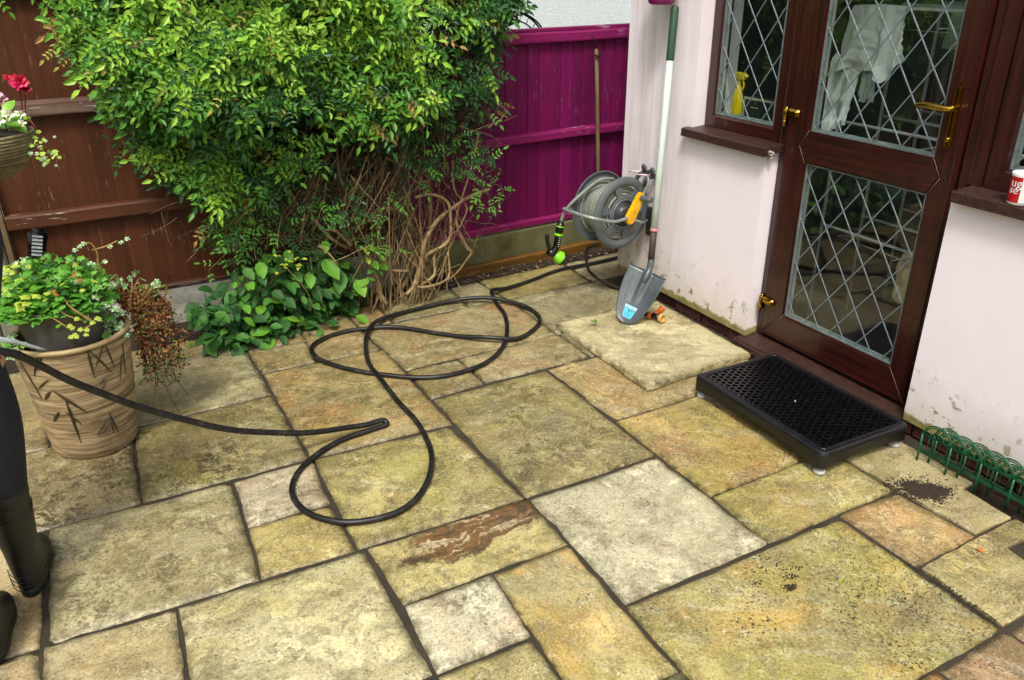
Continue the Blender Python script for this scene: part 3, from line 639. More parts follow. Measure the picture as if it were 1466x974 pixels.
def glazing(par, ya, yb, za, zb, xg, phase, only=None):
    b = MB(); b.box(xg, xg+.004, ya, yb, za, zb); H_(b, 'glass_pane', M_glass, par)
    sb = MB(); s_ = .007
    for x, y_, z_, Y_, Z_ in ((xg-.006, ya, za, yb, za+s_), (xg-.006, ya, zb-s_, yb, zb), (xg-.006, ya, za+s_, ya+s_, zb-s_), (xg-.006, yb-s_, za+s_, yb, zb-s_)): sb.box(x, xg+.012, y_, Y_, z_, Z_)
    H_(sb, 'glazing_seal', M_bead, par)
    # inner spacer bar seen through the double glazing
    sp = MB(); 
    for y_, z_, Y_, Z_ in ((ya, za, yb, za+.012), (ya, zb-.012, yb, zb), (ya, za+.012, ya+.012, zb-.012), (yb-.012, za+.012, yb, zb-.012)): sp.box(xg+.013, xg+.022, y_, Y_, z_, Z_)
    H_(sp, 'spacer_bar', plain_spacer, par)
    py, pz = phase; DY, DZ = .0722, .0985; slope = DZ/DY
    for sgn in (1, -1):
        for k in range(-30, 31):
            # line z = pz + sgn*slope*(y-py) + k*2*DZ
            pts = []
            c = pz-sgn*slope*py+k*2*DZ
            for y in (ya, yb):
                z = sgn*slope*y+c
                if za <= z <= zb: pts.append((y, z))
            for z in (za, zb):
                y = (z-c)/(sgn*slope)
                if ya < y < yb: pts.append((y, z))
            if len(pts) < 2: continue
            (a0, b0_), (a1, b1_) = pts[:2]
            if math.hypot(a1-a0, b1_-b0_) < .03: continue
            d = Vector((0, a1-a0, b1_-b0_)).normalized(); nrm = Vector((0, -d.z, d.y))*.0032
            A, B = Vector((xg, a0, b0_)), Vector((xg, a1, b1_)); h = -.0010 if sgn > 0 else -.0014
            m = MB(); m.add([A+nrm, B+nrm, B-nrm, A-nrm, A+nrm*.8+Vector((h, 0, 0)), B+nrm*.8+Vector((h, 0, 0)), B-nrm*.8+Vector((h, 0, 0)), A-nrm*.8+Vector((h, 0, 0))],
                            [(4, 5, 6, 7), (0, 1, 5, 4), (1, 2, 6, 5), (2, 3, 7, 6), (3, 0, 4, 7)])
            H_(m, 'lead_strip', M_lead, par)
plain_spacer = plain('pale_spacer_bar', '#8fa09b', '#76857f', 20, .4)
# left window
wl = empty_child('window', house, (FX0, 3.0, 1.0)); frame('w', 2.735, 3.262, .998, HD, .066, FX0, .06, wl)
glazing(wl, 2.801, 3.196, 1.064, HD-.066, FX0+.014, (2.999, 1.512))
# right window (only its corner is in the photograph)
wr = empty_child('window', house, (FX0, 1.2, 1.0)); frame('w', .41, 1.758, 1.014, HD, .078, FX0, .06, wr)
glazing(wr, .488, 1.680, 1.092, HD-.078, FX0+.014, (1.60, 1.40))
b = MB(); b.box(FX0-.004, FX0+.05, 1.760, 1.815, 1.014, HD); H_(b, 'mullion', M_upvc)
# door frame, then the leaf standing 1 cm proud of it
df = empty_child('door_frame', house, (FX0, 2.27, 0))
for ya, yb in ((2.700, 2.7345), (1.8165, 1.850)):
    b = MB(); b.cbox(FX0, FX0+.065, ya, yb, .069, HD, .003); H_(b, 'frame_post', M_upvc, df)
b = MB(); b.cbox(FX0, FX0+.065, 1.851, 2.699, HD-.04, HD, .003); H_(b, 'frame_rail', M_upvch, df)
door = empty_child('door', house, (FX0-.014, 2.27, .08))
ya, yb, za, zb = 1.858, 2.692, .085, HD-.045; X0 = FX0-.016
gy0, gy1 = 1.957, 2.560
# stiles and rails: stile polygons meet the middle rail in a V
MZ0, MZ1, MZC = .945, 1.082, 1.0135
def plate(pts, name, m, x0=X0, dep=.065, par=door, ch=.007):
    n = len(pts); c = (sum(p[0] for p in pts)/n, sum(p[1] for p in pts)/n)
    bm = bmesh.new(); vv = [bm.verts.new((x0, y, z)) for y, z in pts]; f = bm.faces.new(vv); f.normal_update()
    if f.normal.x > 0: f.normal_flip()
    r = bmesh.ops.extrude_face_region(bm, geom=[f])
    for e in r['geom']:
        if isinstance(e, bmesh.types.BMVert): e.co.x += dep
    ed = [e for e in bm.edges if all(abs(v.co.x-x0) < 1e-6 for v in e.verts)]
    bmesh.ops.bevel(bm, geom=ed, offset=ch, segments=2, affect='EDGES')
    b = MB(); b.addbm(bm); bm.free(); return H_(b, name, m, par)
g = .0006
def stile(outer, inner, sg, nm):
    plate([(outer, za), (inner, za+.138), (inner, MZ0+g), (inner-sg*.045, MZC), (inner, MZ1+g), (inner, zb-.114), (outer, zb)], nm, M_upvc)
stile(yb, gy1, -1, 'door_stile'); stile(ya, gy0, 1, 'door_stile')
plate([(ya+.001, za), (yb-.001, za), (gy1-.0005, za+.1375), (gy0+.0005, za+.1375)], 'door_rail', M_upvch)
plate([(ya+.001, zb), (yb-.001, zb), (gy1-.0005, zb-.1135), (gy0+.0005, zb-.1135)], 'door_rail', M_upvch)
plate([(gy0+.0005, MZ0), (gy0-.0442, MZC), (gy0+.0005, MZ1), (gy1-.0005, MZ1), (gy1+.0442, MZC), (gy1-.0005, MZ0)], 'door_rail', M_upvch, X0-.001)
sm = MB()
for a, b_ in (((gy1+.0448, MZC), (gy1, MZ1+.004)), ((gy1+.0448, MZC), (gy1, MZ0-.004)), ((gy0-.0448, MZC), (gy0, MZ1+.004)), ((gy0-.0448, MZC), (gy0, MZ0-.004)), ((ya, za), (gy0, za+.138)), ((yb, za), (gy1, za+.138))):
    sm = MB(); sm.tube([(X0-.0002, *a), (X0-.0002, *b_)], .0009, 5); H_(sm, 'weld_seam', M_seam, door)
glazing(door, gy0, gy1, MZ1, zb-.114, X0+.016, (2.401, 1.4865))
glazing(door, gy0, gy1, za+.138, MZ0, X0+.016, (2.402, .686))
# brass hinges
def hinge(z):
    b = MB(); y = 2.683
    b.cbox(X0-.017, X0+.0, 2.622, 2.690, z-.017, z+.017, .007); b.cbox(X0-.022, X0-.016, 2.630, 2.668, z-.011, z+.011, .0025)
    b.lathe([(.0095, 0), (.0105, .002), (.0105, .045), (.0095, .047)], 16, (X0-.012, 2.700, z-.032), cap=True)
    b.lathe([(.0085, 0), (.0085, .028), (.006, .030)], 16, (X0-.012, 2.700, z-.062), cap=True)
    b.cbox(X0-.006, X0+.014, 2.700, 2.716, z-.055, z+.020, .003)
    H_(b, 'hinge', M_brass, door)
hinge(1.145); hinge(.262); hinge(1.93)
# brass lever handle
hd = MB(); y = 1.908
pl = [(y-.0145, 1.128), (y-.0145, 1.350), (y+.0145, 1.350), (y+.0145, 1.128)]
bm = bmesh.new(); bmesh.ops.create_cube(bm, size=1)
for v in bm.verts: v.co = Vector((X0-.005+v.co.x*.012, y+v.co.y*.029, 1.236+v.co.z*.236))
bmesh.ops.bevel(bm, geom=[e for e in bm.edges if abs((e.verts[0].co-e.verts[1].co).x) > .005], offset=.013, segments=5, affect='EDGES')
bmesh.ops.bevel(bm, geom=[e for e in bm.edges if all(v.co.x < X0-.005 for v in e.verts)], offset=.004, segments=2, affect='EDGES')
hd.addbm(bm, sm=False); bm.free()
hb = H_(hd, 'handle_plate', M_brass, door)
lv = MB(); zc = 1.268
lv.tube([(X0-.008, y, zc), (X0-.042, y, zc)], [.013, .0105], 14)
P = spline([(X0-.042, y-.010, zc), (X0-.050, y+.012, zc), (X0-.055, y+.05, zc+.003), (X0-.054, y+.09, zc+.004), (X0-.046, y+.125, zc-.004)], 6)
lv.tube(P, [.0105+.002*sin(i/len(P)*pi) for i in range(len(P))], 12)
H_(lv, 'handle_lever', M_brass, door)
kc = MB(); kc.lathe([(.0085, 0), (.0085, .006), (.007, .008)], 16, M=Matrix.Translation((X0-.010, y, 1.158)) @ Matrix.Rotation(-pi/2, 4, 'Y'), cap=True); kc.box(X0-.0195, X0-.0175, y-.001, y+.001, 1.153, 1.163)
H_(kc, 'lock_cylinder', M_brass, door)
# ---- the room behind the glass
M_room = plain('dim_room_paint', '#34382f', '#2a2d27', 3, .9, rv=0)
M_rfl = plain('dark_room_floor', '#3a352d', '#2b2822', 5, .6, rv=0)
room = MB(); XR = WX+TH
room.box(XR, 5.4, .1, Y1-TH, .0, .06, 1); room.box(5.4, 5.5, .1, Y1-TH, .06, 1.35); room.box(5.4, 5.5, .1, .6, 1.35, 2.5); room.box(5.4, 5.5, 3.2, Y1-TH, 1.35, 2.5); room.box(XR, 5.5, .0, .1, .06, 1.0); room.box(XR, 3.3, .0, .1, 1.0, 2.5); room.box(5.0, 5.5, .0, .1, 1.0, 2.5); room.box(XR, 5.5, .1, Y1-TH, 2.5, 2.6)  # unseen openings in far and side walls, added to let sky light in
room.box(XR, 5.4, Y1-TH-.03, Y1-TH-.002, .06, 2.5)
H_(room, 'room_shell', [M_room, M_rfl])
M_inner = plain('grey_white_reveal', '#a9b3ad', '#98a39c', 5, .6)
iv = MB()
iv.box(FX0+.066, XR+.002, 2.739, 2.745, .07, .96); iv.box(FX0+.062, XR+.14, 2.745, 3.30, .966, .992); iv.box(FX0+.062, XR+.10, .42, 1.79, .98, 1.004)
iv.box(FX0+.066, XR, SO-.006, SO-.001, .993, HD)
H_(iv, 'inner_reveal', M_inner)
# ---------------------------------------------------------------- fences
def fence(name, label, x0, x1, y0, y1, ztop, zbot, bm_, rm, pitch, rails, cat='fence', gb=None, top_cap=False, endgrain=None, flat_top=None):
    """closeboard panel facing the patio from (x0,y0) to (x1,y1); every board and rail a piece"""
    L = math.hypot(x1-x0, y1-y0); a = math.atan2(y1-y0, x1-x0)
    t = thing(name, label, cat, (x0, y0, 0), a)
    n = int(L/pitch); rnd = random.Random(int(x0*100))
    meshes = {}
    for i in range(n+1):
        wd = pitch+.018; k = rnd.randrange(4)
        if k not in meshes:
            b = MB(); h = ztop-zbot; bow = rnd.uniform(-.003, .003)
            # feather edged board: thick on one edge, thin on the other
            sec = [(0, -.013), (.004, -.0145), (wd-.002, -.007), (wd, -.004), (wd, .0), (0, .0)]
            vs = []
            for j in range(5):
                z = j/4*h
                for (px, py) in sec: vs.append((px+bow*sin(j/4*pi), py+rnd.uniform(-.0006, .0006), z))
            fs = [(5, 4, 3, 2, 1, 0), tuple(24+q for q in range(6))]
            for j in range(4):
                for q in range(6): fs.append((j*6+q, j*6+(q+1) % 6, (j+1)*6+(q+1) % 6, (j+1)*6+q))
            b.add(vs, fs); o = b.build('board', bm_, t); meshes[k] = o.data
        else: o = link('board', meshes[k], t)
        o.location = (i*pitch+rnd.uniform(-.003, .003), 0.012+rnd.uniform(-.0015, .0015)-(.0), zbot+rnd.uniform(-.003, .003)); o.rotation_euler = (0, rnd.uniform(-.004, .004), rnd.uniform(-.006, .014))
    for (z, hh, dp, m, sk) in rails:
        b = MB(); vs = []; nn = 10
        for j in range(nn+1):
            x = L*j/nn; q = ff(x*3, z*9, 1)*.004
            dx = .0 if 0 < j < nn else 0
            for py, pz in ((-.004, -hh/2), (-.004-dp, -hh/2+.006), (-.006-dp, -hh/2+.012), (-.006-dp, hh/2-.014), (-dp*.9, hh/2-.004), (-.004, hh/2)): vs.append((x, py+q*.5, z+pz+q+sk*(j/nn-.5)))
        fs = [(0, 1, 2, 3, 4, 5), tuple(nn*6+5-q for q in range(6))]
        for j in range(nn):
            for q in range(6): fs.append((j*6+q, (j+1)*6+q, (j+1)*6+(q+1) % 6, j*6+(q+1) % 6))
        b.add(vs, fs, 0, False); b.build('rail', m, t)
    if top_cap:
        b = MB(); b.cbox(-.0, L, -.022, .03, ztop, ztop+.022, .004); b.build('capping', rm, t)
    if gb:
        b = MB(); b.cbox(-.02, L+.02, gb[2], gb[2]+.05, -.08, gb[0], .008); b.build('gravel_board', gb[1], t)
    return t
fb = fence('fence', 'peeling brown closeboard fence panel behind the bamboo pot and climber', -.395, 1.50, 4.40, 4.40, 1.80, .225, M_brown, M_brownrail, .0835,
      [(1.160, .072, .040, M_greyrail, .01), (.655, .075, .040, M_brownrail, .01), (.222, .03, .022, M_brownrail, .012), (1.66, .07, .04, M_brownrail, 0)], gb=(.205, M_concw, -.02))
fence('fence', 'brown closeboard fence panel running off past the left edge, next to the grey post', -2.38, -.56, 4.40, 4.40, 1.80, .225, M_brown, M_brownrail, .0835,
      [(1.160, .072, .040, M_greyrail, .01), (.655, .075, .040, M_brownrail, .01), (.222, .03, .022, M_brownrail, .012)], gb=(.205, M_concw, -.02))
fence('fence', 'magenta painted closeboard fence panel between climber and house corner', 1.63, 3.46, 4.42, 4.57, 1.375, .20, M_purple, M_purplerail, .0825,
      [(1.345, .068, .030, M_purplerail, 0), (.765, .060, .038, M_purplerail, .0), (.222, .05, .020, M_purplerail, .0)], gb=(.19, M_concg, -.03), top_cap=True)
fence('fence', 'magenta painted closeboard fence panel hidden behind the house corner', 3.58, 5.4, 4.58, 4.73, 1.375, .20, M_purple, M_purplerail, .0825,
      [(1.345, .068, .030, M_purplerail, 0), (.765, .060, .038, M_purplerail, .0)], gb=(.19, M_concg, -.03), top_cap=True)
def post(x, y, h, label, m=None):
    b = MB(); b.cbox(-.05, .05, -.05, .05, -.2, h, .012); b.box(-.012, .012, -.052, -.049, 0, h)
    o = b.build('fence_post', m or M_conc, loc=(x, y, 0)); return tag(o, label, 'post')
post(1.565, 4.40, 1.85, 'grey concrete fence post between the brown and the magenta panels')
post(-.478, 4.385, 1.85, 'grey concrete fence post at the left end of the brown panel')
post(3.52, 4.57, 1.5, 'concrete fence post hidden behind the house corner')
b = MB(); b.cbox(-.422, -.398, 4.355, 4.40, .20, 1.8, .003); tag(b.build('fence_batten', M_oldwood), 'bare wooden batten beside the grey post at the left end of the brown fence', 'batten')
fence('side_fence', 'brown closeboard fence closing the left side of the garden', -3.42, -3.40, -2.6, 4.3, 1.80, .2, M_brown, M_brownrail, .0835, [(1.16, .072, .04, M_brownrail, 0)])
# sleeper and wooden kick along the foot of the magenta fence
b = MB(); a = math.atan2(.19, 1.2); b.cbox(0, 1.75, 0, .045, -.03, .060, .006)
tag(b.build('timber_edging', M_sleeper, loc=(1.80, 4.285, 0), rot=(0, .0, math.atan2(.135, 1.75))), 'wet orange-brown timber lying along the foot of the magenta fence', 'timber')
# old broom handle leaning on the magenta fence, held by a loop of black wire
b = MB(); P = [(2.985+.0*t-.075*t, 4.455-.0*t, .02+1.245*t) for t in (0, .25, .5, .75, 1)]; b.tube([(x+ff(z*2, 0, 5)*.006, y, z) for x, y, z in P], [.0155, .0145, .014, .0135, .011], 10)
tag(b.build('wooden_pole', M_oldwood), 'old brown wooden pole leaning upright against the magenta fence', 'pole')
b = MB(); b.tube(spline([(2.895, 4.485, 1.345), (2.905, 4.465, 1.31), (2.93, 4.445, 1.25), (2.925, 4.43, 1.235), (2.90, 4.44, 1.228), (2.915, 4.46, 1.245)], 5), .003, 6)
b.tube(spline([(2.89, 4.44, 1.235), (2.915, 4.43, 1.222), (2.94, 4.445, 1.235)], 4), .005, 6)
tag(b.build('wire_loop', M_black), 'loop of black wire tying the wooden pole to the fence top', 'wire')
b = MB(); b.tube(spline([(2.40, 4.47, 1.40), (2.41, 4.455, 1.36), (2.385, 4.452, 1.33), (2.38, 4.46, 1.26), (2.39, 4.46, 1.24)], 5), .0016, 5)
tag(b.build('twine', M_black), 'thin dark string hanging over the magenta fence top', 'string')
# mint white neighbour wall
def mint():
    n = mat('mint_white_roughcast'); v = n.math('MULTIPLY', n.voro(n.pos, 70, rnd=1), .3); a = n.noise(n.pos, 45, 5, .7)
    col = n.mix(n.ramp(a, [(.4, 0.), (.6, 1.)]), C('#c9d9d6'), C('#dde8e5'))
    return fin(n, col, .9, 0, n.bump(n.math('ADD', v, a), .7, .007), .2)
b = MB(); b.box(-1.0, 9, 7.2, 7.5, -.05, 6)
nb = thing('neighbour_house', 'pale mint roughcast wall of the neighbouring building beyond the magenta fence', 'building', (3, 7.2, 0)); o = b.build('wall', mint(), nb); o.location = (-3, -7.2, 0)
b = MB(); b.cbox(-1.1, 9.1, 7.02, 7.2, 4.0, 4.12, .01); o = b.build('gutter', M_conc, nb); o.location = (-3, -7.2, 0)
# dark wire arch beyond the fence
b = MB(); cx, cz = 2.60, 1.18; R0, R1 = .285, .235
for yy in (4.98, 5.02):
    b.tube([(cx+R0*cos(t), yy, cz+R0*sin(t)) for t in [i/24*pi for i in range(25)]]+[(cx-R0, yy, 0)], .006, 6)
    b.tube([(cx+R0, yy, cz), (cx+R0, yy, 0)], .006, 6)
b.tube([(cx+R1*cos(t), 5.0, cz+R1*sin(t)) for t in [i/24*pi for i in range(25)]]+[(cx-R1, 5.0, 0)], .005, 6); b.tube([(cx+R1, 5, cz), (cx+R1, 5, 0)], .005, 6)
for i in range(1, 14):
    t = i/14*pi; b.tube([(cx+R0*cos(t), 4.98, cz+R0*sin(t)), (cx+R1*cos(t-.06), 5.0, cz+R1*sin(t-.06))], .003, 5)
tag(b.build('garden_arch', M_black), 'dark wire garden arch showing above the magenta fence', 'arch')
b = MB(); b.tube(spline([(3.50, 4.75, .0), (3.475, 4.75, 1.2), (3.47, 4.75, 1.44), (3.50, 4.75, 1.50), (3.545, 4.75, 1.46), (3.53, 4.75, 1.40), (3.515, 4.75, 1.44)], 5), .006, 6)
tag(b.build('hook_stake', M_black), 'dark curled metal hook standing behind the fence at the house corner', 'hook')

# ---------------------------------------------------------------- foliage helpers
def leafmat(name, c1, c2, c3, rough=.45, tr=.3, vein=True):
    n = mat(name); g = n.noise(n.pos, 60, 3, .6); r = n.noise(n.pos, 9, 2, .5)
    col = n.mix(n.ramp(n.math('ADD', n.math('MULTIPLY', r, .6), n.math('MULTIPLY', n.rnd, .4)), [(.3, 0.), (.7, 1.)]), C(c1), C(c2))
    col = n.mix(n.math('MULTIPLY', n.ramp(g, [(.45, 0.), (.7, 1.)]), .5), col, C(c3))
    fin(n, col, rough, 0, None, .4)
    tl = n.new('BsdfTranslucent'); n.put(tl.inputs[0], n.mix(.3, col, C('#9fb83a'))); mx = n.new('MixShader'); mx.inputs[0].default_value = tr*.55
    n.t.links.new(n.b.outputs[0], mx.inputs[1]); n.t.links.new(tl.outputs[0], mx.inputs[2]); n.t.links.new(mx.outputs[0], n.o.inputs[0])
    return n.m
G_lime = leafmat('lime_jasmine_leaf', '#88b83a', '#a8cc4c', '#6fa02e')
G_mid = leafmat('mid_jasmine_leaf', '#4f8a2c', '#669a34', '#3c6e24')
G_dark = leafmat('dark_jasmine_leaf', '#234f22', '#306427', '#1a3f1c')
G_olive = leafmat('yellowing_leaf', '#8f9636', '#a8a548', '#77772c')
G_dry = leafmat('dried_leaf', '#9b7a45', '#b39b66', '#7a5a30', .8, .15)
M_twig = plain('pale_twig_bark', '#a58f66', '#65522f', 30, .85, bump=.6, rv=.3)
M_twigd = plain('dark_twig_bark', '#4a3b28', '#2a2016', 30, .9, bump=.5, rv=.3)
def leaflet(mb, o, d, up, L, Wd, mi, droop=.15):
    """a folded pointed leaflet from o along d"""
    d = d.normalized(); s = d.cross(up)
    if s.length < 1e-4: s = d.orthogonal()
    s.normalize(); u = s.cross(d)
    m1 = o+d*L*.35-u*L*droop*.2; m2 = o+d*L*.68-u*L*droop*.5; tip = o+d*L-u*L*droop
    f = u*Wd*.22
    mb.add([o, m1+s*Wd*.5+f, m2+s*Wd*.36+f, tip, m2-s*Wd*.36+f, m1-s*Wd*.5+f, m1, m2],
           [(0, 6, 1), (1, 6, 7, 2), (2, 7, 3), (0, 5, 6), (5, 4, 7, 6), (4, 3, 7)], mi)
def spray(mb, rnd, mi, s=1., M=None, pairs=3):
    """pinnate jasmine leaf, rachis along +X, face up +Z"""
    t = MB(); L = .068*s; pts = []
    for i in range(pairs+2):
        x = L*i/(pairs+.6); pts.append(Vector((x, 0, -x*x*4/s)))
    t.tube(pts, [.0009*s]*len(pts), 3, cap=False, mi=1)
    t.mi = [mi]*len(t.mi)
    for i in range(1, pairs+1):
        for sg in (1, -1):
            a = radians(rnd.uniform(50, 72))*sg; leaflet(t, pts[i], Vector((cos(a), sin(a), rnd.uniform(-.25, .1))), Vector((0, 0, 1)), rnd.uniform(.020, .027)*s, 0.0118*s, mi, rnd.uniform(.0, .2))
    leaflet(t, pts[-1], Vector((1, rnd.uniform(-.2, .2), -.3)), Vector((0, 0, 1)), .037*s, .0155*s, mi, .15)
    if M is None: mb.merge(t)
    else: mb.merge(t, M)
def orient(pos, d, up, s=1.):
    d = Vector(d).normalized(); u = Vector(up); y = u.cross(d)
    if y.length < 1e-4: y = d.orthogonal()
    y.normalize(); z = d.cross(y)
    return Matrix.Translation(pos) @ Matrix((d, y, z)).transposed().to_4x4() @ Matrix.Scale(s, 4)
# ---------------------------------------------------------------- the climber
jas = thing('jasmine_climber', 'large bushy green jasmine climber on the fence with bare tangled stems below', 'climbing plant', (1.2, 4.2, 0))
JI = world_of(jas).inverted()
def J(mb, name, m):
    o = mb.build(name, m, jas, flip=False); o.matrix_parent_inverse = JI; return o
DENSE = [(-.35, 2.5), (-.05, 1.95), (.036, 1.625), (.044, 1.43), (.163, 1.25), (.222, 1.12), (.264, .97), (.428, .80), (.60, .72), (.80, .80), (.912, .88), (1.02, 1.08), (1.15, 1.03), (1.30, 1.02), (1.50, 1.10), (1.68, 1.16), (1.84, 1.12), (2.0, 1.27), (2.075, 1.58), (2.12, 1.95), (2.0, 2.5)]
LOOSE = [(-.05, 1.9), (.07, 1.40), (.20, 1.10), (.33, .80), (.42, .60), (.50, .45), (.75, .55), (1.0, .70), (1.3, .76), (1.6, .84), (1.86, .80), (1.93, .80), (1.97, .88), (2.03, 1.1), (2.12, 1.7)]
def front(x, z):
    """how far the crown bulges from the fence towards the patio"""
    u = (x-1.05)/1.15; b = max(0., 1-u*u); 
    dz = min(1., max(0., (z-.62)/.6)); 
    return 4.30-(.12+.46*math.sqrt(b)*(.35+.65*dz))-ff(x*2.6, z*2.6, 8, 3)*.20-ff(x*7, z*7, 2, 2)*.09
rnd = random.Random(21)
var = {}
spm = []
def pick(x, y, z, depth):
    a = ff(x*2.2, z*2.2, 31, 3)*.55+ff(x*8, z*8, 4, 2)*.35+rnd.gauss(0, .28)+(z-1.15)*.25-depth*1.6  # leaf tone darkens with depth: crown shade put into the colour
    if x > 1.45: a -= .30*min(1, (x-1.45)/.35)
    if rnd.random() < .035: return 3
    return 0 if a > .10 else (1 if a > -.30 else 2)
MATS = [G_lime, G_mid, G_dark, G_olive, G_dry]
protos = []
for k in range(10):
    b = MB(); spray(b, rnd, 0, 1, pairs=rnd.choice((2, 3, 3))); protos.append(b)
items = []
tries = 0
while len(items) < 9000 and tries < 90000:
    tries += 1
    x = rnd.uniform(-.35, 2.3); z = rnd.uniform(.35, 2.45)
    ind = inpoly(x, z, DENSE); inl = inpoly(x, z, LOOSE)
    if not ind and not (inl and rnd.random() < (.20 if x < 1.2 else .10)): continue
    if not ind and ff(x*6, z*6, 77, 2) < .02: continue
    gap = ff(x*3.3, z*3.3, 12, 3)
    if ind and gap < -.16 and rnd.random() < .86: continue
    # thin patch with bare stems on the right shoulder
    hole = math.exp(-(((x-1.52)/.22)**2+((z-1.38)/.22)**2))
    if rnd.random() < hole*.45: continue
    fy = front(x, z); dep = min(.26, abs(rnd.expovariate(11))); y = fy+dep
    if not ind: y = rnd.uniform(3.92, 4.25)
    if y > 4.36: y = 4.36-rnd.random()*.05
    out = Vector((ff(x*5, z*5, 40)*1.6+(x-1.05)*.35, -1, rnd.uniform(-.1, .5)))
    d = Vector((rnd.gauss((x-1.0)*.5, 1.), rnd.gauss(-.35, .3), rnd.gauss(-.25, .6))); up = Vector((rnd.gauss(0, .4), -1, rnd.uniform(.2, 1.3)))
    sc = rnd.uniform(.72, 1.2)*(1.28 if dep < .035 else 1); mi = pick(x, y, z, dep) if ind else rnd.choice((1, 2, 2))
    if rnd.random() < .010: mi = 4
    items.append((dep if ind else .03, x, y, z, orient((x, y, z), d, up, sc), mi, rnd.randrange(10)))
for i in range(2600):      # deep inner leaves against the fence, all dark green as painted crown shade
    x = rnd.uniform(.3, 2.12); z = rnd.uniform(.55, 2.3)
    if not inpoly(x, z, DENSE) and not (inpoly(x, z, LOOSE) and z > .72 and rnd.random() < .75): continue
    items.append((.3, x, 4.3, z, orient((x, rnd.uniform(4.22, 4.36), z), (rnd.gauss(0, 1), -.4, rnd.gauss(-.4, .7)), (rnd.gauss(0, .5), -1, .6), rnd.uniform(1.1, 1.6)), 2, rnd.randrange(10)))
# a few sprigs that leave the outline
def sprig(P, n, mi, scl=1.0, mb=None):
    P = spline(P, 5)
    for i in range(n):
        t = (i+1)/n*(len(P)-1); k = min(len(P)-2, int(t)); p = P[k].lerp(P[k+1], t-k); tg = (P[k+1]-P[k]).normalized()
        sd = tg.cross(Vector((0, -1, .2))).normalized()*(1 if i % 2 else -1)
        items.append((-1, p.x, p.y, p.z, orient(p, tg*.5+sd*.8+Vector((0, -.3, 0)), Vector((0, -.8, .6)), scl), mi, rnd.randrange(10)))
    tw.tube([P[i] for i in range(0, len(P), 2)], .0012, 4, cap=False)
tw = MB()
sprig([(.36, 4.18, 1.13), (.30, 4.2, 1.08), (.26, 4.22, 1.03), (.21, 4.22, .97), (.14, 4.2, .96)], 9, 2, 1.05)
sprig([(.45, 4.2, 1.1), (.33, 4.2, 1.12), (.27, 4.2, 1.16)], 4, 2, 1.)
sprig([(.10, 4.1, 1.42), (.04, 4.1, 1.40), (-.02, 4.1, 1.43)], 5, 3, .9)
sprig([(-.30, 4.15, 1.62), (-.10, 4.15, 1.66), (.05, 4.15, 1.70)], 8, 1, 1.)
sprig([(1.95, 4.1, .62), (2.05, 4.1, .60), (2.08, 4.1, .56)], 4, 1, .8)
sprig([(1.98, 4.15, .95), (2.06, 4.15, 1.0), (2.10, 4.15, 1.04)], 4, 3, .7)
for i in range(16):
    x = rnd.uniform(.5, .62+.35*(i % 3)); z = rnd.uniform(.35, .6); sprig([(x, 4.1, z+.2), (x+rnd.uniform(-.05, .05), 4.06, z+.1), (x+rnd.uniform(-.1, .1), 4.02, z)], 7, 2 if i % 3 else 1, .85)
for cx, cz in ((1.25, .55), (1.20, .45), (1.28, .40), (1.15, .52), (1.0, .62), (1.4, .62), (1.85, .66), (1.9, .56), (1.78, .72), (1.55, .78)):
    for i in range(5): items.append((-1, cx, 4.0, cz, orient((cx+rnd.gauss(0, .03), 3.95+rnd.gauss(0, .03), cz+rnd.gauss(0, .03)), (rnd.gauss(0, 1), -.6, rnd.gauss(-.3, .5)), (0, -.6, 1), rnd.uniform(.7, 1.)), rnd.choice((1, 1, 2)), rnd.randrange(10)))
for i in range(260):
    x = rnd.uniform(.62, 1.9); z = rnd.uniform(.55 if x < 1.2 else .75, 1.05)
    if ff(x*4, z*4, 55, 2) < .0: continue
    items.append((-.5 if i % 3 == 0 else .1, x, 4.0, z, orient((x, rnd.uniform(3.82, 4.05), z), (rnd.gauss(0, 1), -.4, rnd.gauss(-.4, .6)), (rnd.gauss(0, .4), -1, .6), rnd.uniform(.7, 1.1)), rnd.choice((1, 2, 2, 2)), rnd.randrange(10)))
items.sort(key=lambda t: t[0])
pm = {}
fol = MB()
cnt = 0
for it in items:
    dep, x, y, z, M, mi, k = it
    vis = inpoly(x, z, DENSE) and z < 1.6
    if cnt < 290 and (dep < 0 or vis):
        if (k, mi) not in pm:
            o = protos[k].build('leaf_spray', MATS[mi], jas, flip=False); pm[(k, mi)] = o.data
        else: o = link('leaf_spray', pm[(k, mi)], jas)
        o.matrix_parent_inverse = JI; o.matrix_basis = M; cnt += 1
    else:
        p = protos[k]; off = len(fol.v); fol.v += [tuple(M @ Vector(v)) for v in p.v]; fol.f += [tuple(i+off for i in f) for f in p.f]; fol.mi += [mi]*len(p.f); fol.sm += [False]*len(p.f)
o = J(fol, 'foliage', MATS); o['kind'] = 'stuff'
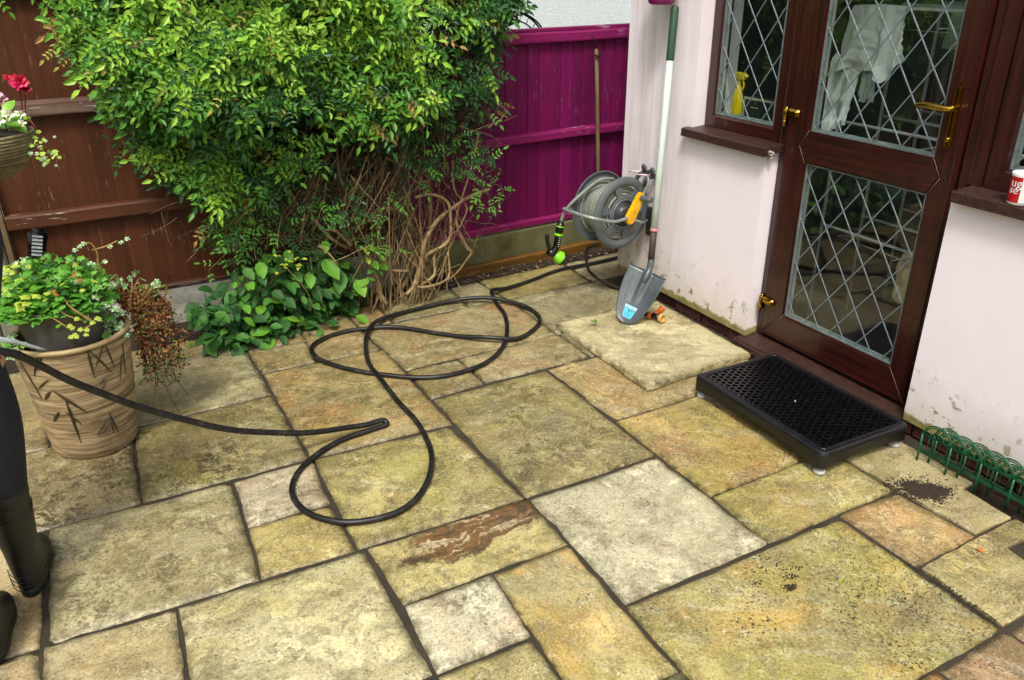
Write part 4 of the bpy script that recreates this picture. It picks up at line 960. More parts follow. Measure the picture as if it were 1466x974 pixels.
# a few plain broad leaves and dried curls among the jasmine
# bare stems
STEMS = [[(0.947, 4.05, 0.641), (0.981, 4.05, 0.546), (1.04, 4.05, 0.457), (1.125, 4.05, 0.385)], [(1.269, 4.1, 0.492), (1.321, 4.1, 0.544), (1.382, 4.1, 0.553), (1.466, 4.1, 0.524), (1.511, 4.1, 0.433), (1.58, 4.1, 0.311), (1.601, 4.1, 0.206)], [(1.354, 4.12, 0.57), (1.426, 4.12, 0.543), (1.48, 4.12, 0.517)], [(1.471, 3.98, 0.133), (1.504, 3.98, 0.259), (1.535, 3.98, 0.377), (1.616, 3.98, 0.486), (1.72, 3.98, 0.538), (1.811, 3.98, 0.585), (1.943, 3.98, 0.611)], [(1.414, 4.15, 0.034), (1.498, 4.15, 0.13), (1.545, 4.15, 0.251), (1.631, 4.15, 0.39), (1.648, 4.15, 0.609), (1.623, 4.15, 0.731)], [(1.412, 3.98, 0.093), (1.459, 3.98, 0.142), (1.53, 3.98, 0.28), (1.674, 3.98, 0.356), (1.686, 3.98, 0.5), (1.671, 3.98, 0.586), (1.586, 3.98, 0.632), (1.488, 3.98, 0.632)], [(1.504, 4.0, 0.127), (1.584, 4.0, 0.176), (1.602, 4.0, 0.287), (1.695, 4.0, 0.34)], [(1.466, 3.95, 0.138), (1.535, 3.95, 0.132), (1.653, 3.95, 0.161), (1.659, 3.95, 0.305)], [(1.847, 4.05, 0.245), (1.795, 4.05, 0.317), (1.747, 4.05, 0.449), (1.776, 4.05, 0.531)], [(1.847, 4.05, 0.245), (1.763, 4.05, 0.142), (1.694, 4.05, 0.102)], [(1.303, 4.0, 0.043), (1.258, 4.0, 0.172), (1.231, 4.0, 0.287)], [(1.286, 4.02, 0.052), (1.244, 4.02, 0.217), (1.216, 4.02, 0.319)], [(1.255, 4.05, 0.376), (1.331, 4.05, 0.266), (1.365, 4.05, 0.223), (1.464, 4.05, 0.2)], [(1.342, 4.0, 0.156), (1.339, 4.0, 0.281), (1.35, 4.0, 0.565), (1.356, 4.0, 0.679)], [(1.225, 4.08, 0.468), (1.258, 4.08, 0.581), (1.29, 4.08, 0.692)], [(1.409, 4.1, 0.579), (1.548, 4.1, 0.644), (1.604, 4.1, 0.743)], [(1.457, 4.05, 0.678), (1.499, 4.05, 0.556), (1.54, 4.05, 0.406), (1.623, 4.05, 0.293)], [(1.193, 4.0, 0.127), (1.204, 4.0, 0.23)], [(1.356, 4.0, 0.846), (1.446, 4.0, 0.792), (1.512, 4.0, 0.705), (1.611, 4.0, 0.717)], [(1.747, 4.05, 0.784), (1.754, 4.05, 0.619), (1.815, 4.05, 0.514), (1.771, 4.05, 0.371), (1.82, 4.05, 0.262)], [(1.881, 4.0, 0.917), (1.838, 4.0, 0.738), (1.755, 4.0, 0.546)], [(1.301, 4.1, 0.281), (1.326, 4.1, 0.448), (1.315, 4.1, 0.545)], [(1.478, 4.15, 0.211), (1.473, 4.15, 0.338), (1.507, 4.15, 0.47)], [(1.383, 4.1, 0.217), (1.454, 4.1, 0.331), (1.461, 4.1, 0.44)], [(1.031, 4.0, 0.518), (1.074, 4.0, 0.489), (1.135, 4.0, 0.41)], [(0.955, 3.95, 0.452), (1.005, 3.95, 0.398), (1.034, 3.95, 0.347)]]
rs = [.011, .014, .010, .013, .013, .010, .009, .008, .009, .007, .008, .008, .010, .005, .006, .012, .006, .006, .006, .006, .006, .006, .005, .006, .009, .006]
for i, P in enumerate(STEMS):
    b = MB(); Q = spline([Vector(p)+Vector((0, ff(j*2.3, i, 3)*.04, 0)) for j, p in enumerate(P)], 5); r = rs[i % len(rs)]*.95
    b.tube(Q, [r*(1.1-.35*j/len(Q))*(1+.15*ff(j*.9, i, 2)) for j in range(len(Q))], 8); J(b, 'stem', M_twig)
tg = MB()
def twig(x, y, z, d, L, r, mb, n=5, wob=.3, pale=False):
    P = [Vector((x, y, z))]; d = Vector(d).normalized()
    for i in range(n):
        d = (d+Vector((rnd.gauss(0, wob), rnd.gauss(0, wob*.5), rnd.gauss(0, wob)))*.35).normalized(); P.append(P[-1]+d*L/n)
        if P[-1].x > 2.0: P[-1].x = 2.0; d.x = -abs(d.x)
    mb.tube(P, [r*(1-.6*i/n) for i in range(n+1)], 4, cap=False, mi=0 if pale else rnd.choice((0, 1, 1, 1)))
for i in range(420):
    x = rnd.uniform(.75, 1.9); z = rnd.uniform(.35, 1.1)
    twig(x, rnd.uniform(3.88, 4.33), z, (rnd.gauss(.1, .7), rnd.gauss(0, .3), rnd.choice((-1, -1, 1))*rnd.uniform(.3, 1.2)), rnd.uniform(.12, .4), rnd.uniform(.0010, .0030), tg)
for i in range(150):       # the fan of dry stalks hanging below the crown
    x = rnd.uniform(.95, 1.55); twig(x, rnd.uniform(3.85, 4.1), rnd.uniform(.75, .98), (-.5+rnd.gauss(0, .3), rnd.gauss(0, .2), -1), rnd.uniform(.15, .38), rnd.uniform(.0011, .0022), tg, wob=.15)
for i in range(260):
    x = min(1.9, 1.66+rnd.gauss(0, .17)); z = 1.25+rnd.gauss(0, .25); twig(x, front(x, z)+.12+rnd.random()*.12, z, (rnd.gauss(0, .7), -.1, rnd.gauss(0, 1)), rnd.uniform(.1, .3), rnd.uniform(.001, .0032), tg)
for i in range(70):
    x = rnd.uniform(.25, 1.0); z = rnd.uniform(.6, .95); twig(x, rnd.uniform(3.95, 4.25), z, (rnd.gauss(-.4, .6), 0, -rnd.random()), rnd.uniform(.08, .25), rnd.uniform(.0009, .002), tg)
for i in range(60):        # stalks rooted in the bed
    x = 1.45+rnd.gauss(0, .13); twig(x, 4.1+rnd.gauss(0, .05), .0, (rnd.gauss(.05, .35), rnd.gauss(0, .15), 1), rnd.uniform(.35, .75), rnd.uniform(.003, .0065), tg, 7, .2, True)
twig(.42, 4.15, .95, (.25, -.0, -1), .45, .0018, tg); twig(.30, 4.2, 1.08, (-.9, 0, .1), .2, .0015, tg)
tg.merge(tw)
o = J(tg, 'twigs', [M_twig, M_twigd]); o['kind'] = 'stuff'
# deep brown litter of dead leaves caught inside
dl = MB()
for i in range(8500):
    x = rnd.uniform(.7, 2.06); z = rnd.uniform(.45, 1.7)
    if not (inpoly(x, z, LOOSE) or inpoly(x, z, DENSE)): continue
    leaflet(dl, Vector((x, rnd.uniform(4.08, 4.36), z)), Vector((rnd.gauss(0, 1), rnd.gauss(0, .5), -1)), Vector((rnd.gauss(0, 1), -1, rnd.gauss(0, 1))), rnd.uniform(.02, .04), .009, rnd.choice((0, 0, 0, 0, 0, 1)), .5)
o = J(dl, 'dead_leaves', [plain('dead_brown_leaf', '#33281a', '#1c150e', 20, .9), G_dry]); o['kind'] = 'stuff'

# ---------------------------------------------------------------- broad leaved weeds in the bed
W_a = leafmat('broad_green_leaf', '#3a6f25', '#4a8028', '#2c5a22', .62, .25); W_b = leafmat('fresh_green_leaf', '#579227', '#6ba02c', '#467f25', .6, .3); W_c = leafmat('deep_green_leaf', '#24501f', '#2f5f26', '#1d451c', .6, .25)
W_y = leafmat('yellow_green_leaf', '#a8b838', '#8fae34', '#c0c24c', .45, .3)
def broad(L, Wd, seed, serr=.0):
    r = random.Random(seed); b = MB(); n = 7; vs = []
    for i in range(n+1):
        t = i/n; w = Wd*.5*(sin(pi*min(1, t*.98+.02))**.75)*(1.12-.35*t); z = -L*.22*t*t
        if i in (0, n): w = .0008
        w *= 1+serr*(1 if i % 2 else -1)
        vs += [(t*L, w, z+w*.28+r.uniform(-.001, .001)), (t*L, w*.5, z+w*.10+(.0015 if i % 2 else -.001)), (t*L, 0, z), (t*L, -w*.5, z+w*.10+(.0015 if i % 2 else -.001)), (t*L, -w, z+w*.28+r.uniform(-.001, .001))]
    fs = [(i*5+k, i*5+k+1, i*5+k+6, i*5+k+5) for i in range(n) for k in range(4)]
    b.add(vs, fs, 0, True); b.tube([(-L*.45, 0, -L*.14), (0, 0, 0), (L*.5, 0, -L*.055-.0008)], [.0012, .0011, .0006], 4, cap=False, mi=0); return b
bl = [broad(.075, .052, i, .06) for i in range(3)]+[broad(.055, .038, 5, .08), broad(.10, .066, 6, .05)]
wd = thing('leafy_weed', 'low mass of broad green leaved weeds at the foot of the brown fence', 'plant', (.65, 4.1, 0)); WI = world_of(wd).inverted()
wm = {}; rnd = random.Random(8)
def wleaf(x, y, z, d, up, k, m, s=1.):
    if (k, m.name) not in wm:
        o = bl[k].build('leaf', m, wd, flip=False); wm[(k, m.name)] = o.data
    else: o = link('leaf', wm[(k, m.name)], wd)
    o.matrix_parent_inverse = WI; o.matrix_basis = orient((x, y, z), d, up, s)
wst = MB()
for i in range(520):
    x = .33+.80*rnd.random()**1.05; hmax = .40*min(1, .45+(x-.3)*1.4)*(1 if x < 1.0 else max(.3, 1-(x-1.0)*2.4))
    z = rnd.uniform(.03, 1)*hmax; y = 3.98+rnd.uniform(-.10, .1)+z*.30+max(0, x-.8)*.22
    if x < .55: y -= .04
    dd_, uu_, kk_, ss_ = (rnd.gauss((x-.7)*.8, .7), -1+rnd.gauss(0, .5), rnd.gauss(-.25, .35)), (rnd.gauss(0, .25), -.55, 1), rnd.randrange(4), rnd.uniform(.75, 1.2)
    if i < 230: wleaf(x, y-.02, z, dd_, uu_, kk_, rnd.choice((W_a, W_a, W_c, W_c, W_b) if x > .5 else (W_c, W_a, W_c)), ss_)
    else: wst.merge(bl[kk_], orient((x, y+.06, z*.95), dd_, uu_, ss_))
o = wst.build('undergrowth', W_c, wd, flip=False); o.matrix_parent_inverse = WI; o['kind'] = 'stuff'
for x, z, s in ((.66, .40, .95), (.80, .44, .8), (.98, .36, 1.35), (1.06, .28, 1.3), (.90, .30, .9), (1.0, .46, .75), (.58, .38, .8), (1.14, .22, 1.1)):
    wleaf(x, 4.0, z, (rnd.uniform(-.3, .8), -.8, -.5), (0, -.9, .8), 4, rnd.choice((W_b, W_a)), s)
for i in range(22): wleaf(.80+rnd.gauss(0, .045), 3.93, .40+rnd.gauss(0, .03), (rnd.gauss(0, 1), -.7, rnd.gauss(.2, .5)), (0, -.5, 1), 3, W_y, rnd.uniform(.3, .5))
for i in range(12): wleaf(1.23+rnd.gauss(0, .03), 3.98, .30+rnd.gauss(0, .07), (rnd.gauss(0, 1), -.8, -.4), (0, -.5, 1), 0, rnd.choice((W_b, W_a, W_y)), rnd.uniform(.5, .9))
b = MB()
for i in range(46):
    x = rnd.uniform(.4, 1.2); P = [Vector((x, 4.12, 0)), Vector((x+rnd.uniform(-.04, .04), 4.07, .12)), Vector((x+rnd.uniform(-.08, .08), 4.02, rnd.uniform(.2, .4)))]; b.tube(spline(P, 3), .0022, 5, cap=False)
o = b.build('stems', W_a, wd); o.matrix_parent_inverse = WI
# tiny weeds
def tuft(x, y, n, s, label, m, z=0.):
    t = thing('small_weed', label, 'weed', (x, y, z)); b = MB()
    for i in range(n):
        a = rnd.uniform(0, 6.3); leaflet(b, Vector((cos(a)*s*.4*rnd.random(), sin(a)*s*.4*rnd.random(), .002)), Vector((cos(a), sin(a), rnd.uniform(.2, .9))), Vector((0, 0, 1)), s*rnd.uniform(.5, 1), s*.3, 0, .3)
    b.build('leaves', m, t, flip=False)
tuft(2.165, 3.245, 34, .022, 'tiny bright green seedling on the loose flagstone', W_b, .055)
tuft(.27, 4.06, 14, .03, 'small green weed at the bed edge left of the leafy weeds', W_b, .005)
b = MB(); leaflet(b, Vector((0, 0, .004)), Vector((1, .35, .05)), Vector((0, 0, 1)), .055, .010, 0, .05); tag(b.build('fallen_leaf', G_olive, loc=(1.785, 1.275, 0), flip=False), 'narrow yellow fallen leaf on the big green flag', 'leaf')
b = MB(); leaflet(b, Vector((0, 0, .004)), Vector((.2, 1, .2)), Vector((0, 0, 1)), .028, .016, 0, .3); tag(b.build('fallen_leaf', plain('orange_leaf', '#c9762e', '#a8551f', 30, .7), loc=(2.315, 1.165, 0), flip=False), 'small orange fallen leaf near the square pocket in the paving', 'leaf')
# ---------------------------------------------------------------- black garden hose
HP = [(2.968, 4.142), (2.726, 4.118), (2.465, 4.112), (2.223, 4.032), (2.035, 3.988), (1.944, 3.961), (1.895, 3.9), (1.876, 3.791), (1.847, 3.647), (1.774, 3.473), (1.66, 3.29), (1.541, 3.183), (1.428, 3.133), (1.28, 3.122), (1.158, 3.164), (1.026, 3.267), (0.9, 3.4), (0.814, 3.547), (0.794, 3.664), (0.824, 3.749), (0.918, 3.814), (1.034, 3.831), (1.177, 3.805), (1.274, 3.753), (1.358, 3.667), (1.49, 3.516), (1.621, 3.377), (1.758, 3.333), (1.888, 3.392), (1.98, 3.488), (2.006, 3.606), (1.98, 3.711), (1.888, 3.832), (1.788, 3.898), (1.636, 3.944), (1.467, 3.942), (1.29, 3.903), (1.164, 3.822), (1.086, 3.704), (1.028, 3.538), (0.996, 3.381), (0.988, 3.208), (0.99, 2.985), (1.002, 2.809), (0.985, 2.644), (0.953, 2.516), (0.889, 2.39), (0.809, 2.299), (0.717, 2.25), (0.616, 2.251), (0.528, 2.285), (0.453, 2.364), (0.419, 2.46), (0.424, 2.562), (0.475, 2.662), (0.571, 2.748), (0.685, 2.803), (0.809, 2.823), (0.877, 2.831)]
HPz = [(x, y, .0125) for x, y in HP]
for i in (26, 32, 33, 37, 41): HPz[i] = (HPz[i][0], HPz[i][1], .030)
for i in (31, 34, 36, 38, 40, 42): HPz[i] = (HPz[i][0], HPz[i][1], max(HPz[i][2], .019))
HPz[5] = (1.944, 3.961, .03); HPz[6] = (1.895, 3.9, .042)
AIR = [(.884, 2.838, .020), (.870, 2.845, .030), (.80, 2.835, .034), (.725, 2.83, .045), (.549, 2.79, .091), (.363, 2.74, .174), (.242, 2.7, .244), (.111, 2.66, .341), (-.007, 2.61, .443), (-.095, 2.56, .536), (-.174, 2.5, .632), (-.242, 2.44, .732), (-.280, 2.38, .795), (-.335, 2.37, .815), (-.42, 2.44, .78), (-.52, 2.62, .60)]
hs = MB(); hs.tube(spline(HPz+AIR, 6), .0112, 10)
hs.tube(spline([(2.968, 4.142, .0125), (3.3, 4.17, .013), (3.9, 4.2, .013)], 4), .0112, 10)
tag(hs.build('garden_hose', M_hose), 'long black hose looping over the paving and rising to the person on the left', 'hose')

# ---------------------------------------------------------------- half step with honeycomb top
stp = thing('half_step', 'low black plastic half step with honeycomb top on round pale feet below the door', 'step', (2.41, 2.087, 0), radians(0))
sx0, sx1, sy0, sy1 = -.238, .233, -.368, .370
b = MB(); zt = .108; ms = .036
def ringpts(i, z, r=.03, n=6):
    x0, x1, y0, y1 = sx0+i, sx1-i, sy0+i, sy1-i; r = max(.004, r-i*.6); P = []
    for cx, cy, a0 in ((x1-r, y1-r, 0), (x0+r, y1-r, 90), (x0+r, y0+r, 180), (x1-r, y0+r, 270)):
        for k in range(n+1): a = radians(a0+90*k/n); P.append([cx+r*cos(a), cy+r*sin(a), z])
    # extra points along the straight sides for the arched apron
    Q = []
    for k in range(len(P)):
        p, q = P[k], P[(k+1) % len(P)]; Q.append(p)
        if math.dist(p, q) > .2:
            for j in range(1, 12): Q.append([p[0]+(q[0]-p[0])*j/12, p[1]+(q[1]-p[1])*j/12, z])
    return Q
def arch(Q, z0, z1):
    out = []
    for x, y, z in Q:
        u = max(0, 1-(min(abs(y-sy0), abs(y-sy1))/.30 if min(abs(x-sx0), abs(x-sx1)) < .012 else min(abs(x-sx0), abs(x-sx1))/.2))
        out.append((x, y, z1+(z0-z1)*max(0, min(1, u))**1.5))
    return out
rings = [arch(ringpts(.006, 0), .036, .062), arch(ringpts(0, 0), .033, .060), ringpts(.0, .092), ringpts(.003, .101), ringpts(.010, .1055), ringpts(.020, .1065), ringpts(.022, .1045), ringpts(.026, .1045), ringpts(.028, .1065), ringpts(.034, .1062), ringpts(.036, .096)]
n = len(rings[0]); vs = [p for r in rings for p in r]
b.add(vs, [(i*n+k, i*n+(k+1) % n, (i+1)*n+(k+1) % n, (i+1)*n+k) for i in range(len(rings)-1) for k in range(n)], 0, False)
for cx in (sx0+.03, sx1-.03):
    for cy in (sy0+.03, sy1-.03): b.lathe([(.020, .03), (.020, .09)], 12, (cx, cy, 0), cap=True)
b.build('body', M_blackm, stp)
hc = MB(); p_ = .0292; R_ = p_/math.sqrt(3); ro = p_*.405; nx = int(.42/(p_*.866))
k = 0
for i in range(-12, 13):
    x = i*p_*.866
    for j in range(-16, 17):
        y = j*p_+(p_/2 if i % 2 else 0)
        if abs(x+.0025) > .214 or abs(y-.001) > .345: continue
        O = [];In = []
        for q in range(12):
            a = q*pi/6; rr = R_ if q % 2 == 0 else R_*cos(pi/6); a2 = a
            O.append((x+rr*cos(a2), y+rr*sin(a2), .1035)); In.append((x+ro*cos(a2)*(1.03 if q % 2 == 0 else .98), y+ro*sin(a2)*(1.03 if q % 2 == 0 else .98)))
        V = O+[(u, v, .1035) for u, v in In]+[(u, v, .082) for u, v in In]
        hc.add(V, [(q, (q+1) % 12, 12+(q+1) % 12, 12+q) for q in range(12)]+[(12+q, 12+(q+1) % 12, 24+(q+1) % 12, 24+q) for q in range(12)])
hc.build('honeycomb_top', M_black, stp, flip=False)
b = MB(); b.box(sx0+.03, sx1-.03, sy0+.03, sy1-.03, .076, .080); b.build('tray', M_blackm, stp)
for cx in (sx0+.032, sx1-.032):
    for cy in (sy0+.032, sy1-.032):
        b = MB(); b.lathe([(.013, .035), (.013, .018), (.022, .016), (.0235, .008), (.022, .001), (.0, .001)], 18, (cx, cy, 0)); b.build('foot', M_greyfoot, stp)
b = MB(); b.lathe([(.0, .109), (.0035, .1085), (.004, .105)], 8, (-.03, -.02, 0)); b.build('crumb', M_greyfoot, stp)

# ---------------------------------------------------------------- shovel leaning on the wall
M_spade = plain('slate_blue_steel', '#434c4f', '#5a6365', 9, .38, .35, bump=.15, rv=0)
M_ferr = plain('dirty_brown_shaft', '#4d3a35', '#2f2623', 20, .6); M_shaft = plain('mint_white_shaft', '#c3d2c8', '#aebfb6', 14, .4, bump=.1)
M_grip = plain('dark_green_grip', '#17492f', '#2d4a33', 16, .55); M_pinkband = plain('faded_pink_band', '#b05a62', '#c98a8a', 20, .5)
M_cyan = plain('cyan_label', '#2c9fc4', '#57c3da', 40, .4); M_lblw = plain('white_label_print', '#b9dfe8', '#8fd0e0', 60, .4); M_ink = plain('dark_print', '#15303c', None, 10, .5)
spd = thing('shovel', 'long-handled shovel with slate blue blade, white shaft and green grip leaning on the wall', 'shovel', (2.295, 3.166, .052)); SPI = world_of(spd).inverted()
def SP(mb, name, m, flip=True): o = mb.build(name, m, spd, flip=flip); o.matrix_parent_inverse = SPI; return o
T = Vector((2.310, 3.187, .042)); Lh = Vector((2.418, 3.298, .306)); Rh = Vector((2.522, 3.124, .264)); Mh = (Lh+Rh)/2
A_ = (Mh-T); BL = A_.length; A_.normalize(); V_ = (Lh-Rh); V_ = (V_-A_*V_.dot(A_)).normalized(); N_ = A_.cross(V_); N_ = -N_ if N_.x > 0 else N_
def bw(t):
    P = [(0, .004), (.02, .030), (.06, .047), (.15, .066), (.3, .084), (.5, .097), (.75, .104), (1., .105)]
    for (a, x), (b_, y) in zip(P, P[1:]):
        if t <= b_: return x+(y-x)*(t-a)/(b_-a)
    return .105
def bp(t, v, off=0.):      # v in -1..1
    w = bw(t)*v; d = .020*(abs(v)**2.0)*min(1, .3+t)+.010*t*t          # dished blade
    rg = max(0., (t-.36)/.64); r = .014*min(1, rg*1.6)*math.exp(-(w/(.008+.012*rg))**2)
    gr = -.004*min(1, rg*3)*math.exp(-((abs(w)-.026)/.010)**2)
    return T+A_*BL*t+V_*w+N_*(d+r+gr+off)
b = MB(); nt, nv = 26, 28
ts = [((i/nt)**1.5) for i in range(nt+1)]; vsx = [-1+2*j/nv for j in range(nv+1)]
G1 = [bp(t, v) for t in ts for v in vsx]; G2 = [p-N_*.0022 for p in G1]; m = nv+1
b.add(G1, [(i*m+j, i*m+j+1, (i+1)*m+j+1, (i+1)*m+j) for i in range(nt) for j in range(nv)], 0, True)
o_ = (nt+1)*m; b.add(G2, [(i*m+j, (i+1)*m+j, (i+1)*m+j+1, i*m+j+1) for i in range(nt) for j in range(nv)], 0, True)
bd = [j for j in range(m)]+[i*m+m-1 for i in range(1, nt+1)]+[nt*m+j for j in range(m-2, -1, -1)]+[i*m for i in range(nt-1, 0, -1)]
b.f += [(bd[i], bd[(i+1) % len(bd)], o_+bd[(i+1) % len(bd)], o_+bd[i]) for i in range(len(bd))]; b.mi += [0]*len(bd); b.sm += [False]*len(bd)
# rolled tread along the shoulders
for sg in (1, -1): b.tube([bp(1, sg*.98), bp(1, sg*.6), bp(1, sg*.24)], .0035, 6)
SP(b, 'blade', M_spade)
Sk = Mh+N_*.012; TopP = Vector((2.678, 3.42, 1.552)); S2 = Vector((2.503, 3.243, .345))
b = MB(); b.tube(spline([Sk-A_*.06, Sk, S2-(TopP-S2).normalized()*.02, S2+(TopP-S2).normalized()*.02], 5), [.012, .015]+[.0175]*14, 14); SP(b, 'socket', M_spade)
D = (TopP-S2).normalized()
def seg(a, c, r0, r1, nm, m_): bb = MB(); bb.tube([S2+(TopP-S2)*a, S2+(TopP-S2)*(a+(c-a)*.5), S2+(TopP-S2)*c], [r0, (r0+r1)/2, r1], 16); SP(bb, nm, m_)
seg(.0, .118, .0175, .0175, 'ferrule', M_ferr); seg(.114, .126, .0205, .0205, 'band', M_pinkband); seg(.12, .80, .0185, .0175, 'shaft', M_shaft)
bb = MB(); P = [S2+(TopP-S2)*t for t in (.795, .80, .90, .985, .996, 1.0)]; bb.tube(P, [.0185, .0200, .0200, .0205, .0185, .013], 16); SP(bb, 'grip', M_grip)
def text_mesh(s, size, ext=.0006):
    cu = bpy.data.curves.new('t', 'FONT'); cu.body = s; cu.size = size; cu.extrude = ext; cu.resolution_u = 3
    ob = bpy.data.objects.new('t', cu); COL.objects.link(ob); dg = bpy.context.evaluated_depsgraph_get(); dg.update()
    me = bpy.data.meshes.new_from_object(ob.evaluated_get(dg)); vs = [v.co.copy() for v in me.vertices]; fs = [tuple(p.vertices) for p in me.polygons]
    bpy.data.objects.remove(ob); bpy.data.curves.remove(cu); bpy.data.meshes.remove(me); return vs, fs
tv, tf = text_mesh('Gardena', .034)
w_ = max(v.x for v in tv); b = MB()
b.add([bp(.38+.46*v.x/w_, min(.98, .46+(.034-v.y)/.034*.20+.20*v.x/w_*0), .0007+v.z*1.2) for v in tv], tf); SP(b, 'lettering', plain('worn_emboss', '#2c363b', '#4d595f', 30, .5))
# sticker near the tip
def stick(t0, t1, v0, v1, off): 
    q = []; k_ = 4
    for i in range(k_+1):
        for j in range(k_+1): q.append(bp(t0+(t1-t0)*i/k_, v0+(v1-v0)*j/k_, off))
    return q, [(i*5+j, i*5+j+1, i*5+j+6, i*5+j+5) for i in range(k_) for j in range(k_)]
b = MB(); b.add(*stick(.10, .33, -.40, .42, .0009), 0, True); b.add(*stick(.27, .325, -.38, .40, .0013), 1, True)
for t0, t1, v0, v1 in ((.262, .270, -.36, .36), (.19, .27, .02, .06), (.285, .292, -.30, .30), (.305, .311, -.2, .34), (.235, .242, -.2, .16), (.14, .147, -.2, .3), (.165, .170, -.25, .22)): b.add(*stick(t0, t1, v0, v1, .0017), 2 if t0 < .25 or t0 > .26 else 2, True)
SP(b, 'sticker', [M_cyan, M_lblw, M_ink], flip=False)

# ---------------------------------------------------------------- orange hose connector on the loose flag
M_org = plain('orange_plastic', '#c96a12', '#a3500c', 20, .4); M_cream = plain('cream_plastic', '#d2a964', '#b78b45', 20, .5)
cn = thing('hose_connector', 'orange plastic hose elbow with cream ring lying beside the shovel blade', 'hose fitting', (2.475, 3.135, .036)); 
b = MB(); b.tube(spline([(-.01, .055, .018), (.005, .03, .022), (.035, .012, .050), (.050, .008, .066)], 5), [.013]*10+[.0165]*6, 14); b.tube([(-.005, .05, .019), (-.01, .03, .019)], .019, 14); b.build('elbow', M_org, cn)
b = MB(); b.tube([(-.012, .075, .018), (-.008, .052, .018)], .014, 12); b.tube([(.005, .03, .022), (.012, -.02, .024)], .017, 14); b.build('collar', M_blackm, cn)
b = MB(); Mx = Matrix.Translation((.014, -.030, .026)) @ Vector((.15, -1, .05)).to_track_quat('Z', 'Y').to_matrix().to_4x4()
b.lathe([(.017, -.012), (.0225, -.008), (.0235, .006), (.0215, .012), (.0175, .012), (.0165, .002), (.0, .002)], 20, M=Mx); b.build('ring', M_cream, cn)
# ---------------------------------------------------------------- hose reel on the corner of the house
M_reel = plain('grey_reel_plastic', '#4d5657', '#5b6465', 14, .45, bump=.08, rv=0); M_reeld = plain('charcoal_reel_plastic', '#24282a', '#2f3436', 14, .45)
M_yel = plain('yellow_plastic', '#e6b407', '#dca506', 12, .4, bump=.05); M_pale = plain('pale_grey_hose', '#6b7068', '#80867c', 14, .5); M_alum = plain('grey_tube', '#7d8683', '#929a97', 14, .4, .3)
rl_ = thing('hose_reel', 'grey wall-mounted hose reel with yellow crank at the corner of the house', 'hose reel', (2.512, 3.527, .513)); RLI = world_of(rl_).inverted()
AX = Vector((-.151, .9885, 0)); PX = Vector((.9885, .151, 0)); ZX = Vector((0, 0, 1)); F0 = Vector((2.512, 3.527, .513))
def RP(a, p, z): return F0+AX*a+PX*p+ZX*z
def RB(mb, name, m, flip=True): o = mb.build(name, m, rl_, flip=flip); o.matrix_parent_inverse = RLI; return o
RM = Matrix((PX, ZX, AX)).transposed().to_4x4(); RM.translation = F0    # local x,y in disc plane, z along axis
def disc(a0, sg, name):
    rr = [.030, .075, .082, .088, .094, .150, .156, .166, .176, .188, .196, .198]; dz = [.006, .006, .0, .0, .004, .004, .0, -.004, -.004, .0, .006, .014]
    NA = 72; b = bmesh.new(); V = {}
    for i, r in enumerate(rr):
        for k in range(NA): a = 2*pi*k/NA; V[i, k] = b.verts.new(RM @ Vector((r*cos(a), r*sin(a), a0+sg*dz[i])))
    for i in range(len(rr)-1):
        for k in range(NA):
            kk = (k+3) % 12
            half = 3 if rr[i] < .12 else 4
            if i == 4 and 2 <= kk <= 9: continue
            b.faces.new((V[i, k], V[i, (k+1) % NA], V[i+1, (k+1) % NA], V[i+1, k]))
    bmesh.ops.recalc_face_normals(b, faces=b.faces)
    geo = bmesh.ops.solidify(b, geom=b.faces[:], thickness=.006)
    m = MB(); m.addbm(b, sm=False); b.free()
    return RB(m, name, M_reel)
disc(0, 1, 'front_disc'); disc(.200, -1, 'rear_disc')
def ax_lathe(prof, n=40, a0=0): b = MB(); b.lathe([(r, z+a0) for r, z in prof], n, M=RM); return b
RB(ax_lathe([(.088, .012), (.088, .19)]), 'drum', M_reeld)
RB(ax_lathe([(.0, -.030), (.040, -.030), (.046, -.024), (.052, -.008), (.066, -.006), (.070, .004)]), 'hub', M_reeld)
RB(ax_lathe([(.070, -.002), (.073, -.008), (.078, -.008), (.080, .002)]), 'hub_ring', M_reel)
hcx = MB()
for rr_ in (.100, .120, .139):
    for j in range(9):
        if rr_ == .139 and j in (5, 6, 7): continue
        z = .018+j*.020+(0 if rr_ in (.1, .143) else .008)
        hcx.tube([RM @ Vector((rr_*cos(2*pi*k/36), rr_*sin(2*pi*k/36), z+.004*k/36)) for k in range(36)], .0098, 8, closed=True)
RB(hcx, 'coiled_hose', M_pale, flip=False)
b = MB(); b.tube(spline([tuple(RM @ Vector((.02, .165, .11))), tuple(RM @ Vector((-.05, .172, .12))), (2.394, 3.66, .655), (2.285, 3.67, .578), (2.240, 3.69, .515), (2.225, 3.70, .455)], 6), .0095, 10); RB(b, 'hose_tail', M_pale)
# bent tube handle round the drum, and wall bracket
b = MB(); b.tube(spline([RP(-.034, .0, -.01), RP(-.050, -.03, -.012), RP(-.050, -.10, -.015), RP(-.046, -.16, -.002), RP(-.035, -.225, .018), RP(.03, -.262, .028), RP(.17, -.262, .028), RP(.215, -.225, .018), RP(.232, -.12, -.01), RP(.225, .0, -.01)], 6), .0092, 10); RB(b, 'tube_handle', M_alum)
b = MB(); b.tube(spline([RP(-.034, .02, -.02), RP(-.045, .07, -.045), RP(-.03, .12, -.065), RP(.0, .19, -.07)], 5), .0092, 10); b.tube(spline([RP(.225, .0, -.01), RP(.22, .1, -.05), RP(.20, .20, -.07)], 5), .0092, 10)
RB(b, 'wall_tube', M_alum)
for y_ in (3.50, 3.70): b = MB(); b.cbox(WX-.030, WX-.001, y_, y_+.06, .36, .52, .006); RB(b, 'wall_bracket', M_reeld)
